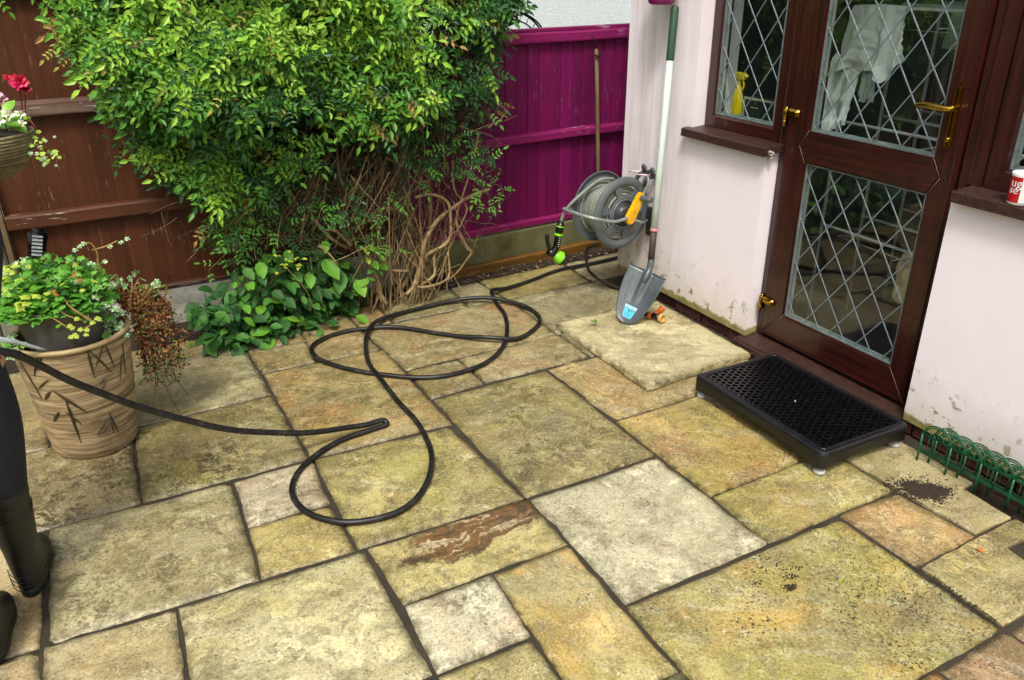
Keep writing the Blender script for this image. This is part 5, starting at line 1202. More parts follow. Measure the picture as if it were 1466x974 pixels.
# crank: long yellow paddle with grey knob
cd = Vector((.52, .855)); cp = Vector((-cd.y, cd.x)); C0 = Vector((.012, -.018)); pts = []
for k in range(13): a = -pi/2-pi*k/12; pts.append(C0+cd*(.026*cos(a+0)*1.0)*-1*-1+cp*(.026*sin(a)))
pts = []
L_ = .125; r0_, r1_ = .034, .025
for k in range(11): a = radians(90+180*k/10); pts.append(C0+cd*(r0_*cos(a))+cp*(r0_*sin(a)))
for k in range(11): a = radians(-90+180*k/10); pts.append(C0+cd*(L_+r1_*cos(a))+cp*(r1_*sin(a)))
bm = bmesh.new(); vv = [bm.verts.new((p.x, p.y, -.036)) for p in pts]; f = bm.faces.new(vv); r = bmesh.ops.extrude_face_region(bm, geom=[f])
for e in r['geom']:
    if isinstance(e, bmesh.types.BMVert): e.co.z = -.056
bmesh.ops.bevel(bm, geom=[e for e in bm.edges if all(v.co.z < -.05 for v in e.verts)], offset=.005, segments=2, affect='EDGES')
b = MB(); b.addbm(bm, M=RM); bm.free(); ck = RB(b, 'crank', M_yel)
b = MB()
for k in (-1, 1): b.tube([RM @ Vector((*(C0+cd*.03+cp*.008*k), -.057)), RM @ Vector((*(C0+cd*.10+cp*.006*k), -.057))], .0022, 5)
RB(b, 'crank_rib', M_yel)
kc_ = C0+cd*(L_-.004); b = MB(); b.tube([RM @ Vector((*kc_, -.050)), RM @ Vector((*kc_, -.060)), RM @ Vector((kc_.x+.01, kc_.y, -.10)), RM @ Vector((kc_.x+.012, kc_.y, -.118))], [.012, .0155, .0145, .017], 14); RB(b, 'crank_knob', M_reel)
# thin dark feed hose from the reel down to the paving
b = MB(); b.tube(spline([RP(.10, -.08, -.19), (2.415, 3.72, .27), (2.43, 3.74, .17), (2.50, 3.80, .085), (2.575, 3.76, .02), (2.61, 3.66, .012), (2.66, 3.5, .07)], 6), .0085, 8)
tag(b.build('feed_hose', M_hose), 'thin dark feed hose drooping from the reel to the paving behind the shovel', 'hose')
# pale hose from tap into the reel
b = MB(); b.tube(spline([(2.66, 3.535, .695), (2.645, 3.505, .70), (2.635, 3.485, .67), (2.62, 3.49, .63), (2.60, 3.50, .585), (2.58, 3.50, .56)], 5), .0085, 10)
tag(b.build('tap_hose', M_pale), 'short pale grey hose curving from the tap down to the reel', 'hose')
# two outdoor taps
M_knob = plain('grey_metal_knob', '#5c5d58', '#3f403c', 30, .5, .4); M_redlev = plain('chipped_red_white_paint', '#c8838a', '#e3dcda', 60, .5)
def tap(y, z, lab):
    t = thing('outdoor_tap', lab, 'tap', (WX, y, z), 0, 'outdoor taps above the hose reel')
    b = MB(); b.tube([(0, 0, 0), (-.055, 0, -.002), (-.075, 0, -.02), (-.078, 0, -.05)], [.013, .013, .012, .011], 12); b.build('tap_body', M_reeld, t)
    b = MB(); b.lathe([(.0, -.009), (.018, -.007), (.023, 0), (.018, .007), (.0, .009)], 18, M=Matrix.Translation((-.042, -.012, .032)) @ Matrix.Rotation(radians(80), 4, 'Y') @ Matrix.Diagonal((1, .8, 1, 1))); b.tube([(-.04, 0, 0), (-.04, -.006, .03)], .006, 8); b.build('tap_knob', M_knob, t)
    b = MB(); b.tube([(-.05, .0, .008), (-.065, .03, .006), (-.075, .075, .0)], [.006, .009, .007], 8, flat=.6); b.build('tap_lever', M_redlev, t)
tap(3.600, .700, 'farther outdoor tap with grey knob and red-white lever above the reel')
tap(3.525, .695, 'nearer outdoor tap with grey knob and red-white lever beside the shovel shaft')
# spray gun hanging from the hose tail
M_lime = plain('lime_green_plastic', '#7fd21a', '#6ab915', 14, .35, bump=.05); M_white = plain('white_plastic', '#dfe3df', '#c9cdc8', 14, .5)
sg_ = thing('spray_gun', 'black and lime green hose spray gun hanging head down from the reel hose', 'spray gun', (2.225, 3.70, .455)); SGI = world_of(sg_).inverted()
def SGb(mb, name, m): o = mb.build(name, m, sg_); o.matrix_parent_inverse = SGI; return o
q0, q1, q2, q3 = Vector((2.227, 3.70, .468)), Vector((2.213, 3.70, .395)), Vector((2.200, 3.70, .33)), Vector((2.180, 3.70, .295))
b = MB(); b.tube([q0, q0+(q1-q0)*.25, q0+(q1-q0)*.3, q1], [.014, .019, .022, .021], 14); b.tube(spline([q1, q2, q3], 5), .019, 14); SGb(b, 'grip', M_black)
b = MB(); b.tube([q1+(q0-q1)*.06, q1-(q0-q1)*.12], .0245, 16); b.tube([q0+(q1-q0)*.36, q0+(q1-q0)*.46], .0232, 16); SGb(b, 'ring', M_lime)
b = MB()
for k in range(6): 
    p = q1.lerp(q2, .12+.17*k)+Vector((-.004, -.0190, 0)); b.lathe([(0, -.003), (.0038, 0), (0, .003)], 8, (p.x+.004, p.y, p.z))
SGb(b, 'stud', M_white)
b = MB(); b.tube(spline([(2.140, 3.695, .405), (2.136, 3.695, .385), (2.146, 3.695, .34), (2.168, 3.695, .295)], 5), [.010, .013]+[.012]*14, 8); b.tube([(2.15, 3.70, .305), (2.20, 3.70, .275)], [.020, .022], 12); SGb(b, 'trigger', M_black)
b = MB(); hd0 = Vector((2.175, 3.70, .290)); hdD = Vector((.83, -.10, -.55)).normalized()
b.tube([hd0-hdD*.006, hd0+hdD*.024, hd0+hdD*.034, hd0+hdD*.056, hd0+hdD*.062], [.018, .021, .033, .037, .0375], 20); SGb(b, 'nozzle_head', M_lime)
b = MB(); b.tube([hd0+hdD*.061, hd0+hdD*.072, hd0+hdD*.076], [.039, .039, .034], 20); SGb(b, 'nozzle_rim', M_black)

# ---------------------------------------------------------------- bamboo pot
def potm():
    n = mat('streaked_clay'); w = n.noise(n.obj, 4, 3, .5, out=1); v = n.vmath('ADD', n.obj, n.vmath('MULTIPLY', n.vmath('SUBTRACT', w, (.5, .5, .5)), (.05, .05, .03)))
    s = n.noise(n.mapping(v, sc=(3, 3, 60)), 1, 6, .7); s2 = n.noise(n.mapping(v, sc=(6, 6, 160)), 1, 4, .6)
    col = n.ramp(s, [(.30, C('#4a3e2c')), (.42, C('#7d6c50')), (.5, C('#a8936e')), (.62, C('#bfab86')), (.75, C('#8c7758'))])
    col = n.mix(n.math('MULTIPLY', n.ramp(s2, [(.52, 0.), (.68, 1.)]), .7), col, C('#352818'))
    col = n.mix(n.math('MULTIPLY', n.ramp(n.noise(n.obj, 9, 4, .6), [(.5, 0.), (.75, 1.)]), .5), col, C('#54412a'))
    return fin(n, col, .42, 0, n.bump(n.math('ADD', s, n.math('MULTIPLY', s2, .5)), .6, .005), .4)
M_pot = potm(); M_rim = plain('pale_clay_rim', '#b9a47a', '#9d885f', 20, .5)
PC = Vector((-.187, 3.295, 0))
pot = thing('bamboo_pot', 'tall tan clay pot with raised dark bamboo leaves and a paler rim', 'plant pot', PC)
def pr(z): return .153+.052*max(0, z/.48)**.8
b = MB(); b.lathe([(.0, 0), (.145, 0), (.152, .004)]+[(pr(.01+i*.0157)+.0016*sin(i*2.1)+ff(i*.7, 0, 1)*.0012, .01+i*.0157) for i in range(30)]+[(.206, .470)], 56); b.build('pot_body', M_pot, pot)
b = MB(); b.lathe([(.206, .470), (.2105, .473), (.212, .480), (.209, .487), (.198, .488), (.193, .482), (.190, .46), (.185, .40)], 56); b.build('pot_rim', M_rim, pot)
M_bam = plain('dark_green_glaze', '#2c2c18', '#453c22', 30, .45, bump=.3)
for (a, z), (c_, z2), wd_ in [((-75.8, 0.48), (-74.8, 0.352), 10), ((-75.3, 0.476), (-54.9, 0.349), 9), ((-57.8, 0.48), (-73.1, 0.385), 10), ((-57.8, 0.48), (-50.8, 0.368), 9), ((-59.5, 0.346), (-77.2, 0.31), 10), ((-63.5, 0.322), (-73.7, 0.28), 9), ((-118.9, 0.331), (-89.9, 0.219), 16), ((-108.2, 0.293), (-106.4, 0.082), 13), ((-111.8, 0.231), (-98.5, 0.167), 10), ((-131.7, 0.186), (-119.6, 0.234), 16), ((-148.4, 0.436), (-135.3, 0.285), 12), ((-136.2, 0.33), (-117.1, 0.381), 9), ((-130.3, 0.448), (-113.9, 0.479), 12), ((-134.2, 0.387), (-121.6, 0.48), 10), ((-131.9, 0.286), (-121.2, 0.325), 16), ((-86.4, 0.107), (-63.3, 0.186), 9), ((-81.1, 0.102), (-59.4, 0.17), 9), ((-67.5, 0.192), (-58.9, 0.082), 9), ((-66.0, 0.147), (-65.8, 0.09), 8), ((-38., 0.40), (-46., 0.302), 9), ((-34., .44), (-36., .31), 7), ((-116.2, 0.48), (-128.3, 0.414), 8)]:
    b = MB(); n_ = 8; vs = []
    for i in range(n_+1):
        t = i/n_; w_ = wd_*.00045*sin(pi*min(1, t*.9+.08)); an = radians(a+(c_-a)*t); zz = z+(z2-z)*t
        dx = radians(c_-a)*.19; dz = z2-z; l = math.hypot(dx, dz)+1e-6; nx_, nz_ = -dz/l, dx/l
        for s_, h in ((-1, 0), (0, .0030), (1, 0)):
            aa = an+s_*w_*nx_/.19; z_ = zz+s_*w_*nz_; r_ = pr(z_)+.0022+h; vs.append((r_*cos(aa), r_*sin(aa), z_))
    b.add(vs, [(i*3+k, i*3+k+1, i*3+k+4, i*3+k+3) for i in range(n_) for k in (0, 1)]); b.build('bamboo_leaf_relief', M_bam, pot)
b = MB(); b.lathe([(0, .40), (.188, .40)], 40); b.build('soil', M_soil, pot)
ip = thing('grey_nursery_pot', 'grey plastic pot full of ivy set inside the bamboo pot', 'plant pot', (-.197, 3.30, .40)); M_gp = plain('scuffed_grey_plastic', '#4c4a44', '#69665d', 9, .6, bump=.4)
b = MB(); b.lathe([(0, .0), (.120, .0), (.128, .01), (.150, .13), (.163, .205), (.170, .207), (.171, .218), (.166, .220), (.160, .214), (.155, .17)], 48); b.build('pot_body', M_gp, ip)
b = MB(); b.lathe([(0, .182), (.158, .180)], 40); b.build('soil', M_soil, ip)
# ivy
def ivyleaf(s, seed):
    r = random.Random(seed); P = [(0, 0), (.30, .42), (.10, .62), (.52, .50), (1.05, .0), (.52, -.50), (.10, -.62), (.30, -.42)]
    ctr = (.42, 0); b = MB(); P = [(0, 0), (-.10, .22), (-.02, .50), (.34, .38), (.48, .60), (.62, .32), (1.05, 0), (.62, -.32), (.48, -.60), (.34, -.38), (-.02, -.50), (-.10, -.22)]
    vs = [(x*s, y*s, (-.25*abs(y)+r.uniform(-.05, .05)-.12*x*x)*s) for x, y in P]+[(.35*s, 0, .02*s)]
    b.add(vs, [(i, (i+1) % 12, 12) for i in range(12)]); b.tube([(-.5*s, 0, -.12*s), (0, 0, 0)], .0006, 3, cap=False); return b
I_g = leafmat('green_ivy_leaf', '#55962e', '#6fae3c', '#3f7a28'); I_l = leafmat('lime_ivy_leaf', '#a5c044', '#c3d458', '#85a836'); I_d = leafmat('dark_ivy_leaf', '#245420', '#2f6426', '#1b431b')
def varieg():
    n = mat('variegated_ivy_leaf'); v = n.noise(n.obj, 70, 3, .6); col = n.mix(n.ramp(v, [(.46, 0.), (.52, 1.)]), C('#b9c79a'), C('#4d8042')); return fin(n, col, .5)
I_v = varieg(); I_o = leafmat('orange_dead_ivy', '#a5602a', '#8a4a1e', '#c07f3a', .7, .15)
ivp = thing('ivy_plant', 'green and yellow-green ivy mound filling the grey pot with pale trailing stems', 'plant', (-.197, 3.30, .58)); IVI = world_of(ivp).inverted()
il = [ivyleaf(.030, i) for i in range(3)]; im = {}; rnd = random.Random(33)
def ileaf(p, d, up, m, s, par=None, inv=None):
    par = par or ivp; inv = inv or IVI; k = rnd.randrange(3)
    if (k, m.name, par.name) not in im: o = il[k].build('leaf', m, par, flip=False); im[k, m.name, par.name] = o.data
    else: o = link('leaf', im[k, m.name, par.name], par)
    o.matrix_parent_inverse = inv; o.matrix_basis = orient(p, d, up, s)
for i in range(262):
    a = rnd.uniform(0, 2*pi); r = math.sqrt(rnd.random()); x = -.215+cos(a)*r*.215; y = 3.29+sin(a)*r*.175
    z = .63+.155*(1-r*r)**.6*rnd.uniform(.5, 1.08)-(.05 if r > .93 and rnd.random() < .5 else 0)
    left = x < -.28; m = I_l if (left and rnd.random() < .65) or rnd.random() < .12 else rnd.choice((I_g, I_g, I_g, I_d))
    if rnd.random() < .03: m = I_v
    ileaf((x, y, z), (cos(a)*r+rnd.gauss(0, .5), sin(a)*r-.35+rnd.gauss(0, .5), rnd.gauss(.0, .4)), (rnd.gauss(0, .3), -.5, 1), m, rnd.uniform(.6, 1.15))
M_ivst = plain('pale_yellow_stem', '#a98f55', '#8a6f3c', 20, .7)
for P in ([(-.14, 3.16, .64), (-.165, 3.12, .655), (-.12, 3.10, .60), (-.10, 3.10, .57), (-.13, 3.105, .555)], [(-.17, 3.15, .66), (-.15, 3.11, .63), (-.10, 3.10, .585)], [(-.20, 3.14, .63), (-.17, 3.11, .61), (-.13, 3.10, .59)], [(-.24, 3.14, .62), (-.2, 3.10, .595), (-.16, 3.09, .55)],
          [(-.08, 3.3, .68), (-.045, 3.27, .72), (-.035, 3.26, .78), (-.05, 3.26, .82), (-.08, 3.26, .82)], [(-.06, 3.3, .66), (-.035, 3.26, .70), (-.04, 3.25, .76)], [(-.05, 3.27, .79), (0, 3.26, .80), (.04, 3.26, .815)]):
    st_ = MB(); st_.tube(spline(P, 4), .0024, 6, cap=False); o = st_.build('stem', M_ivst, ivp); o.matrix_parent_inverse = IVI
    p = P[-1]
    for k in range(3): ileaf((p[0]+rnd.gauss(0, .015), p[1]-.01, p[2]+rnd.gauss(0, .012)), (rnd.gauss(0, 1), -.7, -.3), (0, -.8, 1), I_l if p[2] < .7 else I_v, .62)
for p in ((-.13, 3.17, .735), (-.115, 3.16, .72), (-.20, 3.14, .70), (-.185, 3.13, .69), (-.12, 3.18, .745)): ileaf(p, (rnd.gauss(0, 1), -.8, .2), (0, -.7, .7), I_o, .55)
# variegated ivy between the pots on the right
vv_ = thing('variegated_ivy', 'white-edged ivy climbing between grey pot and clay rim on the right', 'plant', (-.03, 3.3, .42)); VVI = world_of(vv_).inverted()
for i in range(46):
    t = rnd.random(); x = -.045+rnd.gauss(0, .022)+.01*sin(t*6); z = .46+t*.22; y = 3.22+rnd.gauss(0, .02)
    ileaf((x, y, z), (rnd.gauss(.2, .8), -.8, rnd.gauss(-.2, .5)), (.2, -.8, .8), I_v if rnd.random() < .75 else I_g, rnd.uniform(.8, 1.15), vv_, VVI)
b = MB()
for P in ([(-.04, 3.27, .42), (-.03, 3.23, .55), (-.02, 3.22, .66), (.01, 3.22, .70), (.02, 3.22, .67)], [(.0, 3.3, .45), (.05, 3.25, .6), (.085, 3.25, .66)], [(.06, 3.3, .52), (.11, 3.25, .60), (.13, 3.25, .63)]):
    b = MB(); b.tube(spline(P, 4), .0018, 5, cap=False); p = P[-1]; o = b.build('stem', M_twig, vv_); o.matrix_parent_inverse = VVI
    for k in range(4): ileaf((p[0]+rnd.gauss(0, .012), p[1], p[2]+rnd.gauss(0, .012)), (rnd.gauss(0, 1), -.7, rnd.random()), (0, -.9, .6), I_v, .85, vv_, VVI)
# ivy leaves squeezed in on the left of the pot
for i in range(14): ileaf((-.375+rnd.gauss(0, .012), 3.20+rnd.gauss(0, .03), .50+rnd.gauss(0, .035)), (rnd.gauss(0, 1), -.8, rnd.gauss(0, .4)), (0, -.8, .8), I_v if i % 3 else I_g, rnd.uniform(.8, 1.1), vv_, VVI)
# withered trailing plant
wp = thing('withered_plant', 'withered rusty brown plant trailing down the right side of the bamboo pot', 'plant', (.08, 3.38, .3)); WPI = world_of(wp).inverted()
Wm = [plain('rusty_dead_leaf', '#8f5626', '#6b3c19', 20, .85), plain('tan_dead_leaf', '#a67c48', '#80592c', 20, .85), leafmat('fading_green_leaf', '#5f7a34', '#75883e', '#4d6228'), plain('dark_dead_leaf', '#4a2e18', '#33200f', 20, .9)]
b = MB(); b2 = MB()
for i in range(75):
    a = rnd.uniform(-.8, 1.); r = rnd.uniform(.0, .09); x0 = .015; P = [Vector((.01, 3.36, .50)), Vector((.05+.05*a, 3.34+.03*rnd.random(), .585-.02*abs(a))), Vector((.10+.075*a, 3.33, .50)), Vector((.11+.08*a+rnd.gauss(0, .01), 3.34, rnd.uniform(.18, .42)))]
    Q = spline(P, 5); b2.tube([tuple(q) for q in Q], .0011, 4, cap=False)
    for q in Q[4:]:
        for k in range(4):
            p = q+Vector((rnd.gauss(0, .013), rnd.gauss(0, .013), rnd.gauss(0, .013))); leaflet(b, p, Vector((rnd.gauss(0, 1), rnd.gauss(0, 1), rnd.gauss(-.3, .6))), Vector((0, -1, rnd.random())), rnd.uniform(.008, .016), .009, rnd.choice((0, 0, 0, 1, 1, 2, 3)) if q.z > .30 else rnd.choice((0, 2, 2, 3)), .4)
for i in range(60):
    p = Vector((.125+rnd.gauss(0, .03), 3.33, .585+rnd.gauss(0, .012))); leaflet(b, p, Vector((rnd.gauss(0, 1), -.4, rnd.gauss(0, .6))), Vector((0, -1, rnd.random())), rnd.uniform(.012, .022), .013, rnd.choice((1, 2, 2)), .3)
for P in ([(.09, 3.33, .28), (.10, 3.30, .20), (.12, 3.26, .10), (.16, 3.22, .02), (.24, 3.14, .012)], [(.08, 3.33, .26), (.06, 3.28, .16), (.03, 3.24, .10)], [(.10, 3.33, .24), (.15, 3.3, .18), (.18, 3.28, .12)], [(.07, 3.33, .25), (.10, 3.3, .17), (.16, 3.3, .20), (.19, 3.3, .19)]): b2.tube(spline(P, 5), .0015, 5, cap=False)
o = b.build('leaves', Wm, wp, flip=False); o.matrix_parent_inverse = WPI; o['kind'] = 'stuff'
o = b2.build('stems', M_twigd, wp); o.matrix_parent_inverse = WPI
ivst = MB()
for i in range(1000):
    a = rnd.uniform(0, 2*pi); r = math.sqrt(rnd.random()); ivst.merge(il[i % 3], orient((-.215+cos(a)*r*.20, 3.29+sin(a)*r*.165, .60+.14*(1-r*r)**.6*rnd.uniform(.2, 1)), (cos(a)*r+rnd.gauss(0, .5), sin(a)*r-.3+rnd.gauss(0, .5), rnd.gauss(0, .4)), (rnd.gauss(0, .3), -.5, 1), rnd.uniform(.7, 1.2)))
o = ivst.build('inner_leaves', I_g, ivp, flip=False); o.matrix_parent_inverse = IVI; o['kind'] = 'stuff'
# clear nozzle on the rim
M_clear = plain('clear_grey_plastic', '#aeb9b6', '#8d9a98', 30, .15)
b = MB(); b.tube([(-.40, 3.06, .592), (-.345, 3.085, .556), (-.34, 3.086, .552), (-.285, 3.105, .510), (-.262, 3.112, .496)], [.009, .0095, .008, .006, .003], 12)
tag(b.build('clear_nozzle', M_clear), 'clear grey plastic nozzle resting on the clay pot rim beside the person', 'nozzle')
# solar lamp on a spike
sl_ = thing('solar_lamp', 'black solar garden lamp with pale louvres sticking up behind the ivy pot', 'lamp', (-.285, 4.27, 0))
b = MB(); bm = bmesh.new(); bmesh.ops.create_cube(bm, size=1)
for v in bm.verts: v.co = Vector((v.co.x*(.085 if v.co.z > 0 else .070), v.co.y*.05, v.co.z*.15))
bmesh.ops.bevel(bm, geom=bm.edges[:], offset=.018, segments=3, affect='EDGES'); Mh_ = Matrix.Translation((0, 0, .56)) @ Matrix.Rotation(radians(14), 4, 'Y') @ Matrix.Rotation(radians(-12), 4, 'X')
b.addbm(bm, sm=True, M=Mh_); bm.free(); b.build('lamp_head', M_black, sl_)
b = MB(); M_louv = plain('pale_louvre', '#9aa5a6', '#6d7777', 20, .3)
for k in range(6): b.cbox(-.022, .022, -.030, -.024, -.05+k*.017, -.040+k*.017, .001)
b.v = [tuple(Mh_ @ Vector(v)) for v in b.v]; b.build('louvre', M_louv, sl_)
b = MB(); b.tube([(0, 0, .49), (-.005, 0, .02)], .008, 8); b.build('spike', M_black, sl_)

# ---------------------------------------------------------------- hanging basket at the left edge
BC = Vector((-.318, 3.3, 1.232)); bs = thing('hanging_basket', 'woven straw hanging basket of begonias cut by the left edge of the frame', 'hanging basket', BC)
M_straw = plain('woven_straw', '#8f8460', '#5f5539', 30, .85, bump=1., bsc=60, rv=.45); M_strawd = plain('dark_straw', '#473d28', '#2e2718', 40, .9)
b = MB(); b.lathe([(0, -.152), (.06, -.148), (.115, -.115), (.150, -.06), (.168, .0), (.168, .006), (.150, .0), (.10, -.09), (0, -.12)], 40); b.build('basket_shell', M_strawd, bs)
for k in range(14):
    z = -.140+k*.0107; rr_ = .06+.110*math.sqrt(max(0, 1-((z)/-.152)**2)) if False else .174*math.sqrt(max(.02, 1-(z/.160)**2))
    b = MB(); b.tube([(rr_*cos(2*pi*i/48), rr_*sin(2*pi*i/48), z+.0015*ff(i*.8, k, 1)) for i in range(48)], [.0060+.0016*ff(i*1.3, k*3, 4) for i in range(48)], 6, closed=True); b.build('straw_coil', M_straw, bs)
b = MB(); b.lathe([(0, -.012), (.16, -.014)], 32); b.build('soil', M_soil, bs)
ch = MB()
for a in (100, 200, 300):
    a = radians(a); ch.tube([(.165*cos(a), .165*sin(a), 0), (.0, .0, .62)], .0025, 5)
ch.build('chain', M_black, bs)
b = MB(); b.tube([(-.62, 3.42, -.05), (-.62, 3.42, 1.9)], .009, 8); b.tube(spline([(-.62, 3.42, 1.9), (-.60, 3.41, 2.0), (-.48, 3.36, 2.05), (-.34, 3.31, 1.98), (-.32, 3.30, 1.86), (-.318, 3.30, 1.85)], 5), .008, 8)
tag(b.build('shepherd_hook', M_black), 'black shepherd hook pole carrying the hanging basket, left of the frame', 'hook')
bg_ = thing('begonia_plant', 'begonias with white, pink and red flowers growing in the straw basket', 'plant', BC); BGI = world_of(bg_).inverted()
B_g = leafmat('bright_begonia_leaf', '#6aa52c', '#86bb3a', '#4b8a22', .3); bm_ = {}
for i in range(46):
    a = rnd.uniform(0, 2*pi); r = math.sqrt(rnd.random())*.15; p = BC+Vector((cos(a)*r, sin(a)*r-.01, .02+rnd.uniform(0, .08)*(1-r*4)))
    k = rnd.randrange(3)
    if k not in bm_: o = bl[k].build('leaf', B_g, bg_, flip=False); bm_[k] = o.data
    else: o = link('leaf', bm_[k], bg_)
    o.matrix_parent_inverse = BGI; o.matrix_basis = orient(p, (cos(a)+rnd.gauss(0, .4), sin(a)-.4, rnd.gauss(.2, .4)), (0, -.4, 1), rnd.uniform(.55, .9))
def flower(c, m, m2, r, n=14, nm='flower'):
    b = MB()
    for i in range(n):
        a = i*2.4; el = .1+1.2*(i/n); rr_ = r*(1-.45*i/n); d = Vector((cos(a)*cos(el), -.55+sin(a)*.5, sin(a)*cos(el)+.5*sin(el))).normalized()
        s = d.orthogonal().normalized(); p0 = Vector(c); t = p0+d*rr_
        b.add([p0, p0+d*rr_*.6+s*rr_*.38, t+s*rr_*.1, t-s*rr_*.12, p0+d*rr_*.6-s*rr_*.38, p0+d*rr_*.62-Vector((0, .15*rr_, 0))], [(0, 1, 5), (1, 2, 5), (2, 3, 5), (3, 4, 5), (4, 0, 5)], i % 2)
    o = b.build(nm, [m, m2], bg_, flip=False); o.matrix_parent_inverse = BGI
Pk = plain('pink_petal', '#d98aa5', '#e6a9ba', 30, .6); Rd = plain('crimson_petal', '#a80f26', '#c0213a', 30, .5); Hp = plain('hot_pink_petal', '#d8326a', '#c31f4e', 30, .5); Wh = plain('white_petal', '#dfe0cf', '#cfd4b4', 30, .6)
flower((-.148, 3.22, 1.395), Rd, Rd, .036, 22); flower((-.155, 3.20, 1.388), Hp, Hp, .022, 12); flower((-.135, 3.22, 1.375), Rd, Rd, .025, 14); flower((-.175, 3.22, 1.41), Rd, Rd, .020, 8); flower((-.225, 3.2, 1.365), Pk, Pk, .030, 16); flower((-.205, 3.2, 1.35), Pk, Wh, .020, 10)
flower((-.20, 3.19, 1.30), Wh, Wh, .026, 12); flower((-.165, 3.18, 1.30), Wh, Wh, .020, 10); flower((-.165, 3.17, 1.275), Wh, Wh, .016, 8); flower((-.23, 3.17, 1.285), Wh, Wh, .024, 10)
b = MB()
for P in ([(-.148, 3.22, 1.39), (-.155, 3.23, 1.33), (-.17, 3.25, 1.25)], [(-.225, 3.2, 1.36), (-.215, 3.22, 1.30), (-.22, 3.25, 1.24)], [(-.135, 3.22, 1.37), (-.15, 3.23, 1.30), (-.14, 3.22, 1.27), (-.13, 3.2, 1.25)]): b.tube(spline(P, 4), .0025, 5)
o = b.build('flower_stalk', plain('dark_red_stalk', '#5a1420', '#7d1f2c', 20, .6), bg_); o.matrix_parent_inverse = BGI
for i in range(34):
    ileaf((-.125+rnd.gauss(0, .018), 3.2+rnd.gauss(0, .02), 1.185+rnd.gauss(0, .028)), (rnd.gauss(.5, 1), -.6, rnd.gauss(-.2, .5)), (0, -.8, .8), I_l if rnd.random() < .6 else I_v, rnd.uniform(.35, .6), bg_, BGI)
# magenta wall planter above the shovel
wpn = thing('wall_planter', 'magenta plastic planter fixed high on the white wall, only its base in view', 'planter', (2.62, 3.455, 1.560)); M_mag = plain('magenta_plastic', '#8a1560', '#7a0f52', 10, .35)
b = MB(); b.lathe([(0, .0), (.052, .0), (.060, .006), (.066, .02), (.085, .17), (.092, .172), (.092, .185), (.085, .185), (.06, .02)], 32); b.build('pot_body', M_mag, wpn)
b = MB(); b.tube([(.0, 0, .10), (.10, 0, .10)], .008, 8); b.build('bracket', M_mag, wpn)
b = MB()
for i in range(40): a = rnd.uniform(0, 6.3); leaflet(b, Vector((cos(a)*.05*rnd.random(), sin(a)*.05*rnd.random(), .17)), Vector((cos(a), sin(a), 1.2)), Vector((0, 0, 1)), .08, .03, 0, .5)
b.build('leaves', W_a, wpn, flip=False)
# ---------------------------------------------------------------- mug on the right cill
mg = thing('mug', 'red and white printed mug standing on the right window cill', 'mug', (2.716, 1.572, 1.0075)); M_mugr = plain('red_glaze', '#b5121f', '#a00f1a', 10, .2, bump=.03, rv=0); M_mugw = plain('white_glaze', '#dfe3df', '#d5dad6', 10, .2, bump=.03, rv=0)
b = MB(); b.lathe([(0, .001), (.034, .001), (.037, .004), (.038, .010)], 40); b.lathe([(.0402, .094), (.0412, .102), (.040, .105), (.0378, .102), (.036, .02), (0, .012)], 40); b.build('cup', M_mugw, mg)
b = MB(); b.lathe([(.038, .010), (.0402, .094)], 40); b.build('printed_band', M_mugr, mg)
b = MB(); b.tube(spline([(.037, .016, .080), (.058, .024, .078), (.062, .026, .05), (.055, .022, .026), (.036, .015, .022)], 5), .0055, 8); b.build('mug_handle', M_mugw, mg)
def wrap(s, size, a0, z0, nm, m_):
    tv, tf = text_mesh(s, size, .0003); b = MB(); b.add([((.0398+v.z+(z0+v.y-.05)*.026)*cos(a0+v.x/.0395), (.0398+v.z+(z0+v.y-.05)*.026)*sin(a0+v.x/.0395), z0+v.y) for v in tv], tf); b.build(nm, m_, mg)
wrap('ug', .040, radians(153), .062, 'lettering', M_mugw); wrap('se', .036, radians(151), .040, 'lettering', M_mugw)
b = MB(); n_ = 8; b.add([(.0393*cos(radians(205+i*6)), .0393*sin(radians(205+i*6)), z) for z in (.011, .093) for i in range(n_)], [(i, i+1, n_+i+1, n_+i) for i in range(n_-1)]); b.v = [(x*(1.018+(.024 if z > .05 else 0)), y*(1.018+(.024 if z > .05 else 0)), z) for x, y, z in b.v]; b.build('white_panel', M_mugw, mg)
